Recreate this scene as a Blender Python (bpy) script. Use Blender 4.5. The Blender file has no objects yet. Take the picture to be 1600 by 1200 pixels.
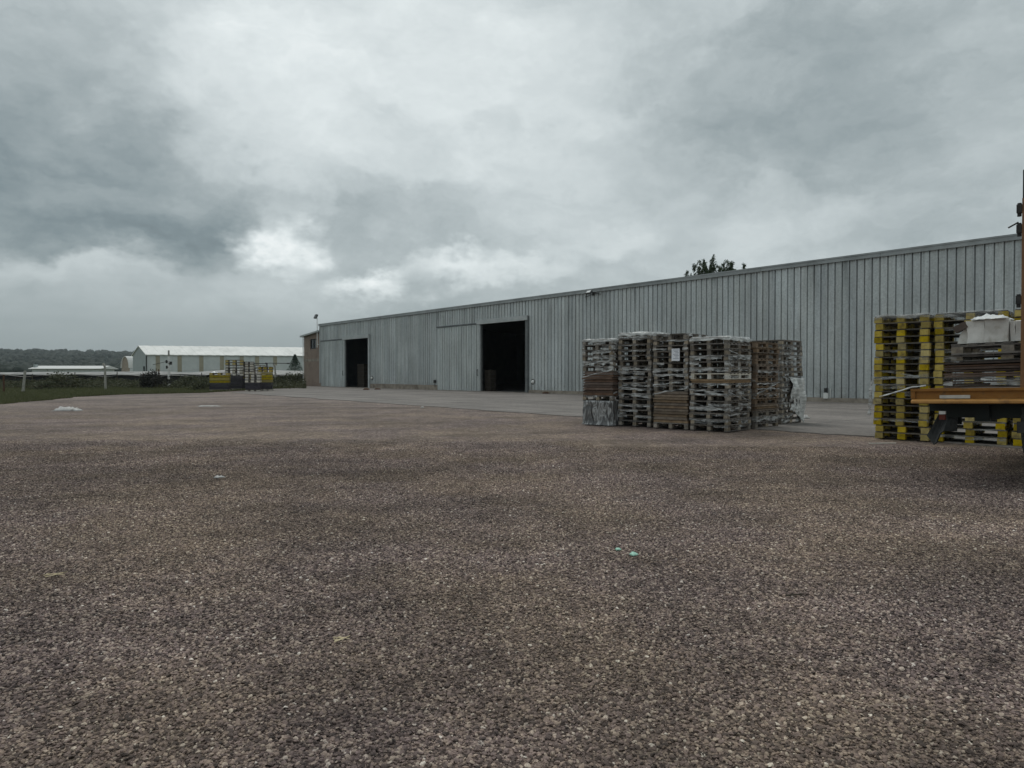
import bpy, bmesh, math, random
import numpy as np
from mathutils import Vector, Matrix, noise as mnoise
R = math.radians
rng = random.Random(7)
nr = np.random.default_rng(11)
scene = bpy.context.scene
COL = scene.collection

# ---------------------------------------------------------------- camera
F, CX, CY, HOR, CH = 1067.0, 800.0, 600.0, 585.0, 1.4
PITCH = math.atan((CY - HOR) / F)
FW = Vector((0, math.cos(PITCH), -math.sin(PITCH)))
UP = Vector((0, math.sin(PITCH), math.cos(PITCH)))
EYE = Vector((0, 0, CH))
def ray(px, py):
    return FW + Vector((1, 0, 0)) * ((px - CX) / F) + UP * (-(py - CY) / F)
def ground(px, py, z=0.0):
    d = ray(px, py); t = (z - CH) / d.z
    return EYE + d * t
def at(px, py, Y):
    d = ray(px, py); t = Y / d.y
    return EYE + d * t
cam = bpy.data.cameras.new('camera'); cam.sensor_width = 36; cam.lens = F / 1600 * 36
cam.clip_start = 0.05; cam.clip_end = 9000
co = bpy.data.objects.new('camera', cam); COL.objects.link(co)
co.location = EYE; co.rotation_euler = (R(90) - PITCH, 0, 0)
scene.camera = co

# ---------------------------------------------------------------- node helpers
class NT:
    def __init__(s, tree): s.t = tree; s.n = tree.nodes; s.l = tree.links
    def new(s, typ, **kw):
        nd = s.n.new(typ)
        for k, v in kw.items(): setattr(nd, k, v)
        return nd
    def put(s, sock, v):
        if isinstance(v, bpy.types.NodeSocket): s.l.new(v, sock)
        elif v is not None: sock.default_value = v
    def math(s, op, a, b=None, c=None, clamp=False):
        nd = s.new('ShaderNodeMath', operation=op, use_clamp=clamp)
        s.put(nd.inputs[0], a)
        if b is not None: s.put(nd.inputs[1], b)
        if c is not None: s.put(nd.inputs[2], c)
        return nd.outputs[0]
    def vmath(s, op, a, b=None, out=0):
        nd = s.new('ShaderNodeVectorMath', operation=op)
        s.put(nd.inputs[0], a)
        if b is not None: s.put(nd.inputs[1], b)
        return nd.outputs[out]
    def noise(s, vec, scale, detail=4, rough=0.55, dist=0.0, out=0):
        nd = s.new('ShaderNodeTexNoise'); s.put(nd.inputs['Vector'], vec)
        nd.inputs['Scale'].default_value = scale; nd.inputs['Detail'].default_value = detail
        nd.inputs['Roughness'].default_value = rough; nd.inputs['Distortion'].default_value = dist
        return nd.outputs[out]
    def ramp(s, fac, stops, interp='LINEAR'):
        nd = s.new('ShaderNodeValToRGB'); s.put(nd.inputs[0], fac)
        cr = nd.color_ramp; cr.interpolation = interp
        while len(cr.elements) < len(stops): cr.elements.new(0.5)
        for e, (p, c) in zip(cr.elements, stops):
            e.position = p
            e.color = (c, c, c, 1) if isinstance(c, (int, float)) else (c[0], c[1], c[2], 1)
        return nd.outputs[0]
    def mix(s, fac, a, b, blend='MIX'):
        nd = s.new('ShaderNodeMix', data_type='RGBA', blend_type=blend)
        s.put(nd.inputs[0], fac)
        for i, v in ((6, a), (7, b)):
            if isinstance(v, tuple) and len(v) == 3: v = (v[0], v[1], v[2], 1)
            s.put(nd.inputs[i], v)
        return nd.outputs[2]
    def maprange(s, v, a, b, c=0.0, d=1.0, smooth=True):
        nd = s.new('ShaderNodeMapRange')
        nd.interpolation_type = 'SMOOTHSTEP' if smooth else 'LINEAR'
        s.put(nd.inputs[0], v)
        for i, x in zip((1, 2, 3, 4), (a, b, c, d)): nd.inputs[i].default_value = x
        return nd.outputs[0]
    def sep(s, v):
        nd = s.new('ShaderNodeSeparateXYZ'); s.put(nd.inputs[0], v); return nd.outputs
    def comb(s, x, y, z):
        nd = s.new('ShaderNodeCombineXYZ')
        for i, v in enumerate((x, y, z)): s.put(nd.inputs[i], v)
        return nd.outputs[0]
    def bump(s, h, strength=0.5, dist=0.01):
        nd = s.new('ShaderNodeBump'); nd.inputs['Strength'].default_value = strength
        nd.inputs['Distance'].default_value = dist; s.put(nd.inputs['Height'], h)
        return nd.outputs[0]

def material(name):
    m = bpy.data.materials.new(name); m.use_nodes = True
    nt = NT(m.node_tree); b = nt.n['Principled BSDF']
    return m, nt, b
def coords(nt, kind='Object'):
    return nt.new('ShaderNodeTexCoord').outputs[kind]
def world_pos(nt):
    return nt.new('ShaderNodeNewGeometry').outputs['Position']

def noisy(name, c1, c2, scale=4.0, rough=0.7, bump=0.3, bdist=0.005, metal=0.0, spec=0.3, rand=0.0,
          stretch=(1, 1, 1), dirt=None, dirt_scale=1.5, space='Object'):
    m, nt, b = material(name)
    v = world_pos(nt) if space == 'World' else coords(nt)
    if rand:
        oi = nt.new('ShaderNodeObjectInfo')
        off = nt.math('MULTIPLY', oi.outputs['Random'], 37.0)
        v = nt.vmath('ADD', v, nt.comb(off, off, off))
    vs = nt.vmath('MULTIPLY', v, stretch)
    n = nt.noise(vs, scale, 6, 0.65)
    col = nt.mix(nt.maprange(n, 0.3, 0.7), c1, c2)
    if dirt:
        d = nt.noise(v, dirt_scale, 5, 0.6)
        col = nt.mix(nt.maprange(d, 0.5, 0.72, 0, 0.8), col, dirt)
    if rand:
        k = nt.math('MULTIPLY_ADD', oi.outputs['Random'], 2 * rand, 1 - rand)
        hsv = nt.new('ShaderNodeHueSaturation'); nt.put(hsv.inputs['Color'], col); nt.put(hsv.inputs['Value'], k)
        sat = nt.math('MULTIPLY_ADD', nt.math('FRACT', nt.math('MULTIPLY', oi.outputs['Random'], 7.31)), 0.6, 0.7)
        nt.put(hsv.inputs['Saturation'], sat)
        col = hsv.outputs[0]
    nt.put(b.inputs['Base Color'], col)
    b.inputs['Roughness'].default_value = rough; b.inputs['Metallic'].default_value = metal
    b.inputs['Specular IOR Level'].default_value = spec
    if bump:
        nt.put(b.inputs['Normal'], nt.bump(nt.noise(vs, scale * 2.5, 6, 0.7), bump, bdist))
    return m

M = {}
M['wood_grey'] = noisy('weathered_wood', (0.095, 0.085, 0.076), (0.225, 0.203, 0.180), 9, 0.85, 0.4, 0.004, rand=0.35, stretch=(1, 4, 4))
M['wood_brown'] = noisy('brown_wood', (0.11, 0.08, 0.056), (0.215, 0.160, 0.115), 9, 0.8, 0.4, 0.004, rand=0.3, stretch=(1, 4, 4))
M['wood_pale'] = noisy('pale_wood', (0.46, 0.43, 0.37), (0.60, 0.57, 0.51), 9, 0.8, 0.4, 0.004, rand=0.15, stretch=(1, 4, 4))
M['block_wood'] = noisy('pallet_block_wood', (0.16, 0.135, 0.108), (0.31, 0.27, 0.215), 14, 0.85, 0.4, 0.004, rand=0.4)
M['yellow_block'] = noisy('yellow_painted_wood', (0.34, 0.245, 0.040), (0.47, 0.36, 0.075), 11, 0.75, 0.3, 0.004, rand=0.34, dirt=(0.15, 0.115, 0.05), dirt_scale=7)
M['dark_deck'] = noisy('dark_weathered_wood', (0.07, 0.064, 0.055), (0.155, 0.14, 0.115), 9, 0.85, 0.4, 0.004, rand=0.3, stretch=(1, 4, 4))
M['board_brown'] = noisy('brown_fibreboard', (0.082, 0.051, 0.037), (0.145, 0.096, 0.070), 6, 0.7, 0.3, 0.003, rand=0.35)
M['board_tan'] = noisy('tan_board', (0.145, 0.105, 0.072), (0.25, 0.188, 0.130), 6, 0.7, 0.3, 0.003, rand=0.4)
M['board_dark'] = noisy('dark_board', (0.05, 0.035, 0.028), (0.12, 0.085, 0.065), 6, 0.6, 0.3, 0.003, rand=0.4)
M['yellow_crate'] = noisy('faded_yellow_plastic', (0.24, 0.185, 0.03), (0.36, 0.29, 0.06), 8, 0.6, 0.2, rand=0.2)
M['black_crate'] = noisy('dark_purple_plastic', (0.03, 0.028, 0.035), (0.06, 0.055, 0.065), 8, 0.6, 0.2, rand=0.2)
M['truck_orange'] = noisy('worn_orange_paint', (0.22, 0.092, 0.018), (0.31, 0.145, 0.03), 6, 0.6, 0.2, 0.002, spec=0.3, dirt=(0.085, 0.05, 0.03), dirt_scale=6)
M['truck_lip'] = noisy('bright_orange_paint', (0.36, 0.18, 0.05), (0.45, 0.24, 0.075), 6, 0.55, 0.2, 0.002, spec=0.3, dirt=(0.16, 0.09, 0.045), dirt_scale=7)
M['truck_green'] = noisy('dark_green_chassis_paint', (0.003, 0.008, 0.007), (0.007, 0.015, 0.013), 6, 0.5, 0.2, spec=0.35)
M['rubber'] = noisy('black_rubber', (0.012, 0.014, 0.014), (0.03, 0.032, 0.032), 12, 0.6, 0.3, spec=0.35)
M['rust'] = noisy('rusty_iron', (0.05, 0.028, 0.018), (0.11, 0.055, 0.03), 14, 0.8, 0.4)
M['dark_iron'] = noisy('dark_iron', (0.02, 0.02, 0.02), (0.045, 0.043, 0.04), 14, 0.6, 0.3)
M['white_plate'] = noisy('dirty_white_plate', (0.42, 0.40, 0.36), (0.55, 0.53, 0.48), 9, 0.5, 0.1)
M['white_paint'] = noisy('white_paint', (0.6, 0.6, 0.57), (0.72, 0.72, 0.70), 4, 0.5, 0.1)
M['red_lens'] = noisy('red_lens', (0.10, 0.02, 0.012), (0.14, 0.03, 0.02), 9, 0.3, 0.0)
M['carton'] = noisy('dirty_white_carton', (0.56, 0.545, 0.51), (0.70, 0.685, 0.65), 5, 0.75, 0.3, 0.006, rand=0.1, dirt=(0.33, 0.29, 0.22), dirt_scale=4)
M['paper'] = noisy('white_paper', (0.72, 0.74, 0.78), (0.8, 0.82, 0.86), 6, 0.6, 0.0)
M['ink'] = noisy('grey_ink', (0.22, 0.24, 0.3), (0.3, 0.32, 0.36), 6, 0.6, 0.0)
M['concrete_post'] = noisy('old_concrete', (0.26, 0.25, 0.22), (0.36, 0.35, 0.32), 5, 0.9, 0.5)
M['plinth'] = noisy('stained_concrete_plinth', (0.20, 0.17, 0.14), (0.34, 0.30, 0.25), 1.6, 0.9, 0.5, dirt=(0.12, 0.09, 0.07), dirt_scale=0.9)
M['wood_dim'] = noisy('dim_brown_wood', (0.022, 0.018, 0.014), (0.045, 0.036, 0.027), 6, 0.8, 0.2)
M['post_brown'] = noisy('rusty_brown_paint', (0.17, 0.085, 0.04), (0.24, 0.125, 0.06), 6, 0.6, 0.2, dirt=(0.09, 0.05, 0.03), dirt_scale=6)
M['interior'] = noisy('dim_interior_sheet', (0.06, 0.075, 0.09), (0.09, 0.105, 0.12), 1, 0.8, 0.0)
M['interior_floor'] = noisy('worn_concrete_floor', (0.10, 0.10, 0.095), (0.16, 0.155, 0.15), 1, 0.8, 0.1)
M['trim'] = noisy('galvanised_trim', (0.36, 0.385, 0.385), (0.46, 0.48, 0.475), 2.2, 0.5, 0.1, 0.002, metal=0.25, spec=0.4)
M['fascia'] = noisy('weathered_fascia_sheet', (0.26, 0.28, 0.285), (0.36, 0.38, 0.38), 0.8, 0.5, 0.2, 0.004, metal=0.25, dirt=(0.2, 0.205, 0.2), dirt_scale=0.6)
M['trim_dark'] = noisy('dull_grey_steel', (0.10, 0.11, 0.115), (0.16, 0.17, 0.17), 3, 0.55, 0.1, 0.002, metal=0.2)
M['shed_roof'] = noisy('white_sheet_roof', (0.66, 0.67, 0.64), (0.78, 0.78, 0.75), 0.5, 0.5, 0.0, dirt=(0.55, 0.56, 0.53), dirt_scale=0.35)
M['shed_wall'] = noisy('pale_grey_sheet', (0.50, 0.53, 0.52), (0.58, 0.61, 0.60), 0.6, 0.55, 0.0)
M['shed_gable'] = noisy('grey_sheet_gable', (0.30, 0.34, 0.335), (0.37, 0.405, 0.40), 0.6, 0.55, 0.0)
M['tan_panel'] = noisy('tan_translucent_panel', (0.28, 0.255, 0.19), (0.36, 0.33, 0.25), 0.8, 0.6, 0.0)
M['bark'] = noisy('tree_bark', (0.05, 0.04, 0.03), (0.1, 0.085, 0.07), 6, 0.9, 0.5)
M['brick_arch'] = noisy('pale_brick_gable', (0.30, 0.25, 0.20), (0.38, 0.32, 0.26), 2, 0.9, 0.1)
M['tarp_white'] = noisy('grey_white_greenhouse_film', (0.17, 0.17, 0.16), (0.36, 0.35, 0.33), 0.5, 0.5, 0.2, 0.05, dirt=(0.15, 0.135, 0.115), dirt_scale=0.3, space='World')
M['canopy_shade'] = noisy('painted_canopy_shade', (0.018, 0.02, 0.022), (0.035, 0.035, 0.035), 1.5, 0.9, 0.2, 0.05, space='World')  # near-black colour that stands for the shade under the canopy
M['white_film'] = noisy('white_plastic_film', (0.62, 0.63, 0.62), (0.76, 0.77, 0.75), 10, 0.35, 0.4, 0.006, spec=0.5)
M['green_film'] = noisy('pale_green_film', (0.25, 0.52, 0.40), (0.45, 0.70, 0.58), 30, 0.4, 0.2, 0.003, spec=0.5)
M['litter_film'] = noisy('dirty_white_film', (0.36, 0.355, 0.34), (0.56, 0.555, 0.54), 7, 0.5, 0.4, 0.006, dirt=(0.26, 0.24, 0.21), dirt_scale=5)
M['straw'] = noisy('dry_straw', (0.58, 0.48, 0.30), (0.72, 0.62, 0.42), 30, 0.8, 0.0)
M['glass_dark'] = noisy('dark_window_glass', (0.02, 0.025, 0.03), (0.035, 0.04, 0.045), 3, 0.15, 0.0, spec=0.5)
M['lamp_grey'] = noisy('lamp_housing', (0.06, 0.065, 0.065), (0.09, 0.095, 0.095), 8, 0.5, 0.0)
M['lamp_glass'] = noisy('lamp_glass', (0.6, 0.62, 0.62), (0.7, 0.72, 0.72), 8, 0.2, 0.0)

def leaf_mat(name, c1, c2, c3):
    m, nt, b = material(name)
    p = world_pos(nt)
    n = nt.noise(p, 1.1, 4, 0.6); n2 = nt.noise(p, 9, 2, 0.5)
    col = nt.mix(nt.maprange(n, 0.35, 0.65), c1, c2)
    col = nt.mix(nt.maprange(n2, 0.5, 0.75, 0, 0.7), col, c3)
    nt.put(b.inputs['Base Color'], col)
    b.inputs['Roughness'].default_value = 0.65; b.inputs['Specular IOR Level'].default_value = 0.2
    tr = nt.new('ShaderNodeBsdfTranslucent'); nt.put(tr.inputs['Color'], col)
    ms = nt.new('ShaderNodeMixShader'); ms.inputs[0].default_value = 0.25
    nt.l.new(b.outputs[0], ms.inputs[1]); nt.l.new(tr.outputs[0], ms.inputs[2])
    nt.l.new(ms.outputs[0], nt.n['Material Output'].inputs[0])
    return m
M['leaf_tree'] = leaf_mat('dark_tree_leaves', (0.028, 0.05, 0.022), (0.055, 0.085, 0.035), (0.085, 0.115, 0.05))
M['leaf_weed'] = leaf_mat('olive_weed_leaves', (0.042, 0.050, 0.028), (0.085, 0.090, 0.048), (0.15, 0.135, 0.085))
M['leaf_grass'] = leaf_mat('verge_grass_blades', (0.075, 0.085, 0.038), (0.115, 0.12, 0.058), (0.16, 0.145, 0.09))
M['leaf_pine'] = leaf_mat('blue_green_needles', (0.03, 0.055, 0.04), (0.05, 0.08, 0.055), (0.07, 0.1, 0.07))
M['leaf_far'] = leaf_mat('far_wood_canopy', (0.018, 0.030, 0.024), (0.032, 0.047, 0.034), (0.052, 0.066, 0.044))
M['leaf_dark'] = leaf_mat('dark_heap_leaves', (0.022, 0.024, 0.02), (0.036, 0.036, 0.03), (0.06, 0.055, 0.045))

def film_mat(name, lo, hi, c1, c2):
    m, nt, b = material(name)
    v = world_pos(nt)
    n = nt.noise(nt.vmath('MULTIPLY', v, (2.2, 2.2, 7)), 2.2, 3, 0.55)
    nt.put(b.inputs['Base Color'], nt.mix(nt.maprange(n, 0.3, 0.7), c1, c2))
    b.inputs['Roughness'].default_value = 0.3; b.inputs['Specular IOR Level'].default_value = 0.6
    nt.put(b.inputs['Normal'], nt.bump(nt.noise(nt.vmath('MULTIPLY', v, (1, 1, 3)), 9, 3, 0.55), 0.5, 0.02))
    nt.put(b.inputs['Alpha'], nt.maprange(n, 0.28, 0.72, lo, hi))
    return m
M['film'] = film_mat('clear_stretch_film', 0.12, 0.80, (0.30, 0.31, 0.31), (0.62, 0.63, 0.62))
M['film_thin'] = film_mat('thin_clear_film', 0.06, 0.50, (0.24, 0.25, 0.25), (0.46, 0.47, 0.46))
M['film_white'] = film_mat('white_torn_film', 0.78, 1.0, (0.44, 0.45, 0.44), (0.72, 0.73, 0.71))
M['film_cap'] = film_mat('folded_film', 0.50, 0.95, (0.42, 0.43, 0.42), (0.66, 0.67, 0.65))
def bale_mat():
    m, nt, b = material('black_bale_under_clear_film')
    v = coords(nt)
    n = nt.noise(nt.vmath('MULTIPLY', v, (4, 4, 1.6)), 2.6, 6, 0.62, 1.6)
    n = nt.noise(nt.vmath('MULTIPLY', v, (3, 3, 1.2)), 1.5, 4, 0.55, 1.8)
    nt.put(b.inputs['Base Color'], nt.ramp(n, [(0.36, (0.03, 0.03, 0.032)), (0.50, (0.11, 0.11, 0.11)), (0.60, (0.40, 0.41, 0.41)), (0.66, (0.10, 0.10, 0.10)), (0.75, (0.45, 0.46, 0.46))]))  # pale ramp bands paint the creased film's highlights into the colour
    b.inputs['Roughness'].default_value = 0.25; b.inputs['Specular IOR Level'].default_value = 0.6
    nt.put(b.inputs['Normal'], nt.bump(n, 0.8, 0.03))
    return m
M['bale'] = bale_mat()

def galv_mat(name, base=(0.475, 0.497, 0.495), stain=True):
    m, nt, b = material(name)
    v = coords(nt); x, y, z = nt.sep(v)
    sheet = nt.math('FLOOR', nt.math('DIVIDE', x, 1.05))
    wn = nt.new('ShaderNodeTexWhiteNoise', noise_dimensions='1D'); nt.put(wn.inputs['W'], sheet)
    tone = nt.math('MULTIPLY_ADD', wn.outputs[0], 0.16, 0.92)
    rib = nt.math('FLOOR', nt.math('DIVIDE', x, 0.35))
    wn2 = nt.new('ShaderNodeTexWhiteNoise', noise_dimensions='1D'); nt.put(wn2.inputs['W'], nt.math('ADD', rib, 500.5))
    tone = nt.math('MULTIPLY', tone, nt.math('MULTIPLY_ADD', wn2.outputs[0], 0.12, 0.94))
    streak = nt.noise(nt.comb(nt.math('MULTIPLY', x, 2.6), 0.0, nt.math('MULTIPLY', z, 0.22)), 1.0, 5, 0.65)
    tone = nt.math('MULTIPLY', tone, nt.maprange(streak, 0.3, 0.7, 0.87, 1.13))
    vo = nt.new('ShaderNodeTexVoronoi'); nt.put(vo.inputs['Vector'], v); vo.inputs['Scale'].default_value = 15
    sp = nt.sep(vo.outputs['Color'])[0]
    tone = nt.math('MULTIPLY', tone, nt.math('MULTIPLY_ADD', sp, 0.22, 0.89))
    big = nt.noise(v, 0.35, 3, 0.5)
    tone = nt.math('MULTIPLY', tone, nt.maprange(big, 0.3, 0.7, 0.92, 1.08))
    hue = nt.mix(nt.noise(nt.comb(nt.math('MULTIPLY', x, 1.3), 0.0, nt.math('MULTIPLY', z, 0.2)), 1.0, 2), (base[0] * .96, base[1], base[2] * 1.04), (base[0] * 1.03, base[1] * 1.01, base[2] * .97))
    col = nt.vmath('MULTIPLY', hue, nt.comb(tone, tone, tone))
    if stain:
        st = nt.noise(nt.comb(nt.math('MULTIPLY', x, 1.9), 0.0, nt.math('MULTIPLY', z, 0.12)), 1.0, 4, 0.6)
        top = nt.maprange(z, 4.6, 7.0)
        f = nt.math('MULTIPLY', nt.maprange(st, 0.56, 0.70), top)
        col = nt.mix(nt.math('MULTIPLY', f, 0.6), col, (0.10, 0.105, 0.105))
        wh_ = nt.noise(nt.comb(nt.math('MULTIPLY', x, 5.5), 3.0, nt.math('MULTIPLY', z, 0.25)), 1.0, 3, 0.6)
        fw = nt.math('MULTIPLY', nt.maprange(wh_, 0.56, 0.70), nt.maprange(nt.noise(v, 0.09, 2), 0.42, 0.6))
        col = nt.mix(nt.math('MULTIPLY', fw, 0.6), col, (0.66, 0.68, 0.675))
        low = nt.math('MULTIPLY', nt.maprange(z, 1.3, 0.2), nt.maprange(nt.noise(v, 1.7, 4), 0.42, 0.7))
        col = nt.mix(nt.math('MULTIPLY', low, 0.45), col, (0.17, 0.155, 0.135))
    nt.put(b.inputs['Base Color'], col)
    b.inputs['Metallic'].default_value = 0.35; b.inputs['Roughness'].default_value = 0.5
    b.inputs['Specular IOR Level'].default_value = 0.35
    nt.put(b.inputs['Normal'], nt.bump(nt.noise(nt.vmath('MULTIPLY', v, (1, 1, 0.5)), 2.2, 3), 0.35, 0.02))
    return m
M['galv'] = galv_mat('galvanised_corrugated_sheet')
M['galv_door'] = galv_mat('galvanised_door_sheet', (0.485, 0.508, 0.503), stain=False)

def brick_mat():
    m, nt, b = material('brown_brickwork')
    v = coords(nt); x, y, z = nt.sep(v)
    br = nt.new('ShaderNodeTexBrick'); nt.put(br.inputs['Vector'], nt.comb(nt.math('ADD', x, y), z, 0.0))
    br.inputs['Scale'].default_value = 1.0; br.inputs['Brick Width'].default_value = 0.26; br.inputs['Row Height'].default_value = 0.085
    br.inputs['Mortar Size'].default_value = 0.011
    br.inputs['Color1'].default_value = (0.20, 0.135, 0.105, 1); br.inputs['Color2'].default_value = (0.255, 0.18, 0.14, 1)
    br.inputs['Mortar'].default_value = (0.26, 0.235, 0.20, 1)
    n = nt.noise(v, 1.2, 5)
    nt.put(b.inputs['Base Color'], nt.mix(nt.maprange(n, 0.45, 0.75, 0, 0.5), br.outputs[0], (0.15, 0.10, 0.08)))
    b.inputs['Roughness'].default_value = 0.9
    return m
M['brick'] = brick_mat()

def gravel_tone(nt, p):
    """large-scale tone and colour of the yard: damp patches, worn lanes, tan dust"""
    x, y, z = nt.sep(p)
    big = nt.noise(p, 0.16, 4, 0.55)
    mid = nt.noise(p, 0.75, 4, 0.6)
    a = R(20)
    lane = nt.comb(nt.math('ADD', nt.math('MULTIPLY', x, 0.10), nt.math('MULTIPLY', y, 0.02)),
                   nt.math('ADD', nt.math('MULTIPLY', y, 0.55), nt.math('MULTIPLY', x, -0.14)), 0.0)
    ln = nt.noise(lane, 1.0, 4, 0.6, 0.6)
    t = nt.math('ADD', nt.maprange(big, 0.32, 0.68, -0.16, 0.16), nt.maprange(mid, 0.3, 0.7, -0.20, 0.16))
    t = nt.math('ADD', t, nt.maprange(ln, 0.32, 0.68, -0.13, 0.13))
    return nt.math('ADD', t, 1.0), nt.maprange(nt.noise(p, 0.42, 4, 0.6), 0.38, 0.62), x, y

STONE = [(0.0, (0.033, 0.0255, 0.0235)), (0.20, (0.080, 0.062, 0.056)), (0.42, (0.145, 0.1115, 0.101)), (0.60, (0.195, 0.150, 0.136)),
         (0.74, (0.230, 0.178, 0.146)), (0.86, (0.285, 0.229, 0.186)), (0.955, (0.365, 0.308, 0.252)), (0.985, (0.44, 0.385, 0.325)), (1.0, (0.60, 0.56, 0.50))]
GK = 1.04
def gravel_ground():
    m, nt, b = material('crushed_gravel_ground')
    p = world_pos(nt)
    tone, tan, x, y = gravel_tone(nt, p)
    warp = nt.vmath('ADD', p, nt.vmath('MULTIPLY', nt.noise(p, 30, 2, out=1), (0.012, 0.012, 0.0)))
    vo = nt.new('ShaderNodeTexVoronoi', voronoi_dimensions='2D'); nt.put(vo.inputs['Vector'], warp); vo.inputs['Scale'].default_value = 70
    vs = nt.new('ShaderNodeTexVoronoi', voronoi_dimensions='2D'); nt.put(vs.inputs['Vector'], warp); vs.inputs['Scale'].default_value = 30
    c1 = nt.ramp(nt.sep(vo.outputs['Color'])[0], STONE)
    c2 = nt.ramp(nt.sep(vs.outputs['Color'])[0], STONE)
    c = nt.mix(0.5, c1, c2)
    gap = nt.maprange(vo.outputs['Distance'], 0.42, 0.75, 1.0, 0.42)  # crevice shade between the stones, painted as darker cell edges
    fine = nt.noise(p, 7.0, 8, 0.8)
    k = nt.math('MULTIPLY', nt.math('MULTIPLY', tone, gap), nt.maprange(fine, 0.28, 0.72, 0.62, 1.42))
    k = nt.math('MULTIPLY', k, nt.maprange(nt.noise(p, 2.6, 5, 0.75), 0.3, 0.7, 0.80, 1.2))
    k = nt.math('MULTIPLY', k, 1.12 * GK)
    c = nt.vmath('MULTIPLY', c, nt.mix(tan, (1.0, 0.965, 0.985), (1.06, 1.01, 0.93)))
    c = nt.mix(nt.math('MULTIPLY', tan, 0.26), c, (0.225, 0.175, 0.128))
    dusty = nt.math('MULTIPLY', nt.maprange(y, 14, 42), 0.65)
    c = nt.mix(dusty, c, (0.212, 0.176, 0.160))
    c = nt.vmath('MULTIPLY', c, nt.comb(k, k, k))
    nt.put(b.inputs['Base Color'], c)
    b.inputs['Roughness'].default_value = 0.85; b.inputs['Specular IOR Level'].default_value = 0.25
    h = nt.math('ADD', nt.math('MULTIPLY', nt.math('SUBTRACT', 1.0, vo.outputs['Distance']), 1.0), nt.math('MULTIPLY', nt.math('SUBTRACT', 1.0, vs.outputs['Distance']), 0.8))
    nt.put(b.inputs['Normal'], nt.bump(h, 0.9, 0.012))
    return m
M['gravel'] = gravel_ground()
def stone_mat():
    m, nt, b = material('gravel_stones')
    p = world_pos(nt)
    tone, tan, x, y = gravel_tone(nt, p)
    oi = nt.new('ShaderNodeObjectInfo')
    c = nt.ramp(oi.outputs['Random'], STONE)
    c = nt.vmath('MULTIPLY', c, nt.mix(tan, (1.0, 0.965, 0.985), (1.06, 1.01, 0.93)))
    c = nt.mix(nt.math('MULTIPLY', tan, 0.12), c, (0.225, 0.175, 0.128))
    k = nt.math('MULTIPLY', tone, nt.maprange(nt.noise(p, 90, 4, 0.7), 0.3, 0.7, 0.72, 1.3))
    k = nt.math('MULTIPLY', k, nt.maprange(nt.noise(p, 2.6, 5, 0.75), 0.3, 0.7, 0.84, 1.16))
    k = nt.math('MULTIPLY', k, 1.12 * GK)
    nt.put(b.inputs['Base Color'], nt.vmath('MULTIPLY', c, nt.comb(k, k, k)))
    b.inputs['Roughness'].default_value = 0.8; b.inputs['Specular IOR Level'].default_value = 0.3
    nt.put(b.inputs['Normal'], nt.bump(nt.noise(p, 160, 3), 0.3, 0.003))
    return m
M['stone'] = stone_mat()
def apron_mat():
    m, nt, b = material('worn_grey_concrete_apron')
    p = world_pos(nt)
    n = nt.noise(p, 0.35, 5, 0.6); f = nt.noise(p, 6, 8, 0.75)
    c = nt.mix(nt.maprange(n, 0.3, 0.7), (0.135, 0.120, 0.108), (0.205, 0.183, 0.165))
    k = nt.maprange(f, 0.28, 0.72, 0.72, 1.28)
    x, y, z = nt.sep(p)
    along = nt.comb(nt.math('MULTIPLY', nt.math('ADD', nt.math('MULTIPLY', x, 0.65), nt.math('MULTIPLY', y, -0.76)), 0.05),
                    nt.math('ADD', nt.math('MULTIPLY', x, 0.76), nt.math('MULTIPLY', y, 0.65)), 0.0)
    tr = nt.noise(along, 1.3, 4, 0.6)
    k = nt.math('MULTIPLY', k, nt.maprange(tr, 0.3, 0.7, 0.82, 1.15))
    u_ = nt.math('ADD', nt.math('MULTIPLY', x, 0.65), nt.math('MULTIPLY', y, -0.76))
    v_ = nt.math('ADD', nt.math('MULTIPLY', x, 0.76), nt.math('MULTIPLY', y, 0.65))
    w_ = nt.math('MULTIPLY', nt.math('SUBTRACT', nt.noise(p, 1.1, 3), 0.5), 0.16)
    j1 = nt.math('ABSOLUTE', nt.math('SUBTRACT', nt.math('FRACT', nt.math('DIVIDE', nt.math('ADD', u_, w_), 4.5)), 0.5))
    j2 = nt.math('ABSOLUTE', nt.math('SUBTRACT', nt.math('FRACT', nt.math('DIVIDE', nt.math('ADD', v_, w_), 4.0)), 0.5))
    jn = nt.math('MAXIMUM', nt.maprange(j1, 0.488, 0.496), nt.maprange(j2, 0.486, 0.495))
    k = nt.math('MULTIPLY', k, nt.math('MULTIPLY_ADD', jn, -0.42, 1.0))
    sp_ = nt.maprange(nt.noise(p, 0.9, 5, 0.7), 0.60, 0.72)
    c = nt.mix(nt.math('MULTIPLY', sp_, 0.6), c, (0.07, 0.062, 0.055))
    nt.put(b.inputs['Base Color'], nt.vmath('MULTIPLY', c, nt.comb(k, k, k)))
    b.inputs['Roughness'].default_value = 0.85
    nt.put(b.inputs['Normal'], nt.bump(f, 0.5, 0.01))
    return m
M['apron'] = apron_mat()
def field_mat():
    m, nt, b = material('rough_green_field')
    p = world_pos(nt)
    n = nt.noise(p, 0.18, 5, 0.6); f = nt.noise(p, 5, 6, 0.7)
    c = nt.mix(nt.maprange(n, 0.35, 0.65), (0.065, 0.075, 0.034), (0.095, 0.10, 0.050))
    c = nt.mix(nt.maprange(f, 0.5, 0.75, 0, 0.6), c, (0.11, 0.095, 0.06))
    nt.put(b.inputs['Base Color'], c); b.inputs['Roughness'].default_value = 0.95; b.inputs['Specular IOR Level'].default_value = 0.1
    nt.put(b.inputs['Normal'], nt.bump(f, 0.8, 0.05))
    return m
M['field'] = field_mat()

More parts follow.
